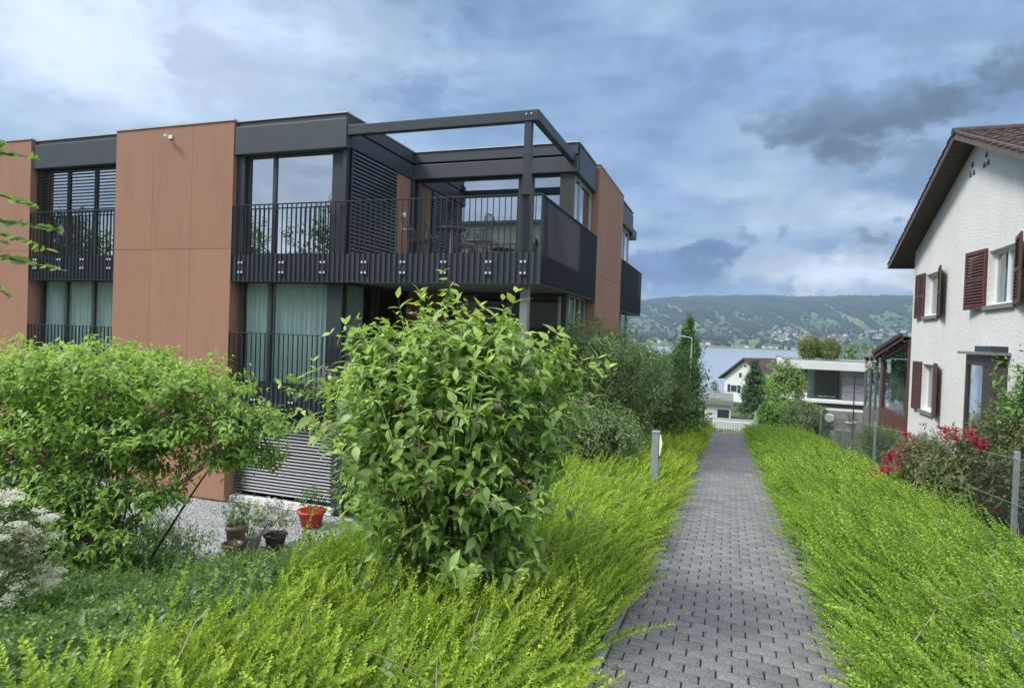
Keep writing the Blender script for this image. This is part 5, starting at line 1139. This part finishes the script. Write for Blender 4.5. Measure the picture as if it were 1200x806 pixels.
# other things growing through the ground cover: broad leaved seedlings and dry sticks
L = Leaves(); n = 95; sd_ = rng.random(n) < .62; x = np.where(sd_, rng.uniform(-2.8, -.85, n), rng.uniform(1.1, 2.8, n)); y = rng.uniform(2.0, 9.5, n); z = ground_z(x, y) + .34
twigs_leaves(L, np.stack([x, y, z], 1), np.tile((0, 0, 1.), (n, 1)) + rng.normal(0, .3, (n, 3)), rng.uniform(.10, .26, n), 4, .052, 'ovate', .2, 1.0, .4)
tag(L.build('seedlings', l_grey), 'broad leaved seedlings poking up through the ground cover', 'weeds', kind='stuff')
S = MB(); n = 80
for i in range(n):
    x = rng.uniform(-2.8, -.85) if rng.random() < .6 else rng.uniform(1.0, 2.7); y = rng.uniform(2.0, 8.5); z = gz(x, y) + .30; d = rng.normal(0, .12, 3); d[2] = rng.uniform(.02, .16)
    S.tube([(x, y, z), (x + d[0], y + d[1], z + d[2]), (x + 1.6 * d[0], y + 1.9 * d[1], z + 1.3 * d[2])], [.0035, .003, .0015], 3)
tag(S.build('dry_sticks', mat('dry_stick_bark', (.34, .28, .21), .9, .2, 20)), 'dry bare sticks caught in the ground cover', 'sticks', kind='stuff')
# moss and grit along both edges of the pavers
L = Leaves(); n = 5200; e_ = np.abs(rng.normal(0, .075, n)); x = np.where(rng.random(n) < .5, PX0 + e_, PX1 - e_); y = rng.uniform(1.5, 20, n) ; k = lumps(x * 3, y, 1.6, 2) > -.15; x, y = x[k], y[k]; n = len(x)
V, Tn = place(SV * (1.5, 1, 1), ST, frames(rng.normal(size=(n, 3)) * (1, 1, .25), np.tile((0, 0, 1.), (n, 1)) + rng.normal(0, .4, (n, 3))), np.stack([x, y, -.075 * y + .003], 1), rng.uniform(.006, .016, n)); L.add(V, Tn)
tag(L.build('edge_moss', leaf_mat('moss', (.04, .055, .018), (.07, .09, .03), (.12, .12, .06), None, .15, .02)), 'thin moss and grit gathered along the edges of the pavers', 'moss', kind='stuff')

# ================================================================ TERRACE FURNITURE
TZ = 3.152
tb = thing('terrace_table', (-5.95, 12.9, TZ), 'small round dark bistro table on the terrace', 'table')
MB().lathe([(0, .70), (.33, .70), (.34, .715), (.33, .73), (0, .73)], 28, (-5.95, 12.9, TZ)).build('table_top', m_dark, tb)
MB().lathe([(.05, .02), (.035, .06), (.035, .699)], 12, (-5.95, 12.9, TZ)).build('pedestal', m_frame_l, tb)
for k in range(4): MB().obox((-5.95 + .13 * math.cos(k * 1.571 + .5), 12.9 + .13 * math.sin(k * 1.571 + .5), TZ + .015), Vector((math.cos(k * 1.571 + .5), math.sin(k * 1.571 + .5), 0)) * .12, Vector((-math.sin(k * 1.571 + .5), math.cos(k * 1.571 + .5), 0)) * .02, (0, 0, .012)).build('foot', m_dark, tb)
def chair(x, y, rz, high, lab):
    t_o = thing('garden_chair', (x, y, TZ), lab, 'chair', 'garden chairs round the bistro table'); c, s = math.cos(rz), math.sin(rz); q = lambda a, e, z: (x + a * c - e * s, y + a * s + e * c, TZ + z); hb = 1.0 if high else .80
    b = MB()
    for i in range(11): b.obox(q(-.20 + i * .04, 0, .435), (Vector(q(0, .2, 0)) - Vector(q(0, -.2, 0))) / 2, (Vector(q(.007, 0, 0)) - Vector(q(0, 0, 0))), (0, 0, .004))
    b.tube([q(-.22, -.21, .43), q(.22, -.21, .43), q(.22, .21, .43), q(-.22, .21, .43), q(-.22, -.21, .43)], .011, 6); b.build('seat', m_dark, t_o)
    b = MB()
    for i in range(12):
        e = -.2 + i * .036; b.tube([q(e, .215, .45), q(e, .27, hb - (0 if high else .10 * (e / .2) ** 2))], .004 if high else .005, 4)
    b.tube([q(-.22, .21, .43), q(-.22, .265, hb - .08), q(-.12, .275, hb), q(.12, .275, hb), q(.22, .265, hb - .08), q(.22, .21, .43)], .012, 6); b.build('backrest', m_dark, t_o)
    for a in (-.21, .21):
        for e in (-.2, .2): MB().tube([q(a, e, .43), q(a * 1.08, e * 1.15, 0)], .012, 6).build('leg', m_dark, t_o)
        MB().tube([q(a * 1.1, .25, .66), q(a * 1.15, -.1, .66), q(a * 1.08, -.2, .43)], .011, 6).build('armrest', m_dark, t_o)
chair(-5.28, 12.85, R(-95), True, 'high backed mesh garden chair right of the bistro table'); chair(-6.62, 12.8, R(95), False, 'low round backed garden chair left of the bistro table'); chair(-5.9, 13.65, R(5), False, 'low round backed garden chair behind the bistro table')

# ================================================================ UP THE SLOPE BEHIND THE CAMERA (mirrored in the glass)
def back_house(x, y, w_, d_, h_, m, lab):
    z = gz(x, y); t_o = thing('hillside_house', (x, y, z), lab, 'house'); MB().box(x - w_, x + w_, y - d_, y + d_, z - 1, z + h_).build('wall', m, t_o); MB().box(x - w_ - .4, x + w_ + .4, y - d_ - .4, y + d_ + .4, z + h_ + .002, z + h_ + .3).build('roof', m_stone, t_o)
    for fl in range(2):
        for k in range(3):
            f = MB().box(x - w_ + (k + .5) * w_ * 2 / 3 - .8, x - w_ + (k + .5) * w_ * 2 / 3 + .8, y + d_ + .002, y + d_ + .06, z + 1.0 + fl * 2.8, z + 2.4 + fl * 2.8).build('window', m_white, t_o); MB().box(x - w_ + (k + .5) * w_ * 2 / 3 - .7, x - w_ + (k + .5) * w_ * 2 / 3 + .7, y + d_ + .062, y + d_ + .07, z + 1.1 + fl * 2.8, z + 2.3 + fl * 2.8).build('pane', g_up, f)
back_house(-19, -26, 7, 5, 7.6, mat('beige_plaster', (.72, .66, .52), .9, .1, 1), 'pale beige flat roofed house up the slope behind the camera')
for (x, y, r, h, lab) in ((-30, -20, 3.2, 9, 'broad tree up the slope behind the camera, nearest the beige house'), (-37, -16, 3.4, 8.5, 'broad tree up the slope, second from the beige house'), (-44, -20, 3.6, 10, 'broad tree up the slope, third from the beige house'), (-52, -14, 3.4, 9, 'broad tree up the slope, farthest from the beige house'), (-8, -22, 3, 8, 'broad tree up the slope right of the beige house')):
    z0 = gz(x, y); dense('hillside_tree', lab, 'tree', x, y, z0, 1, 1, 1, 1, .35, l_deep, 'ovate', trunk=((x, y, z0 + h * .5), .25), clumps=[((x, y, z0 + h * .6), (r, r, h * .38), 420), ((x + r * .4, y, z0 + h * .75), (r * .6, r * .6, h * .22), 160)], twig=.9)
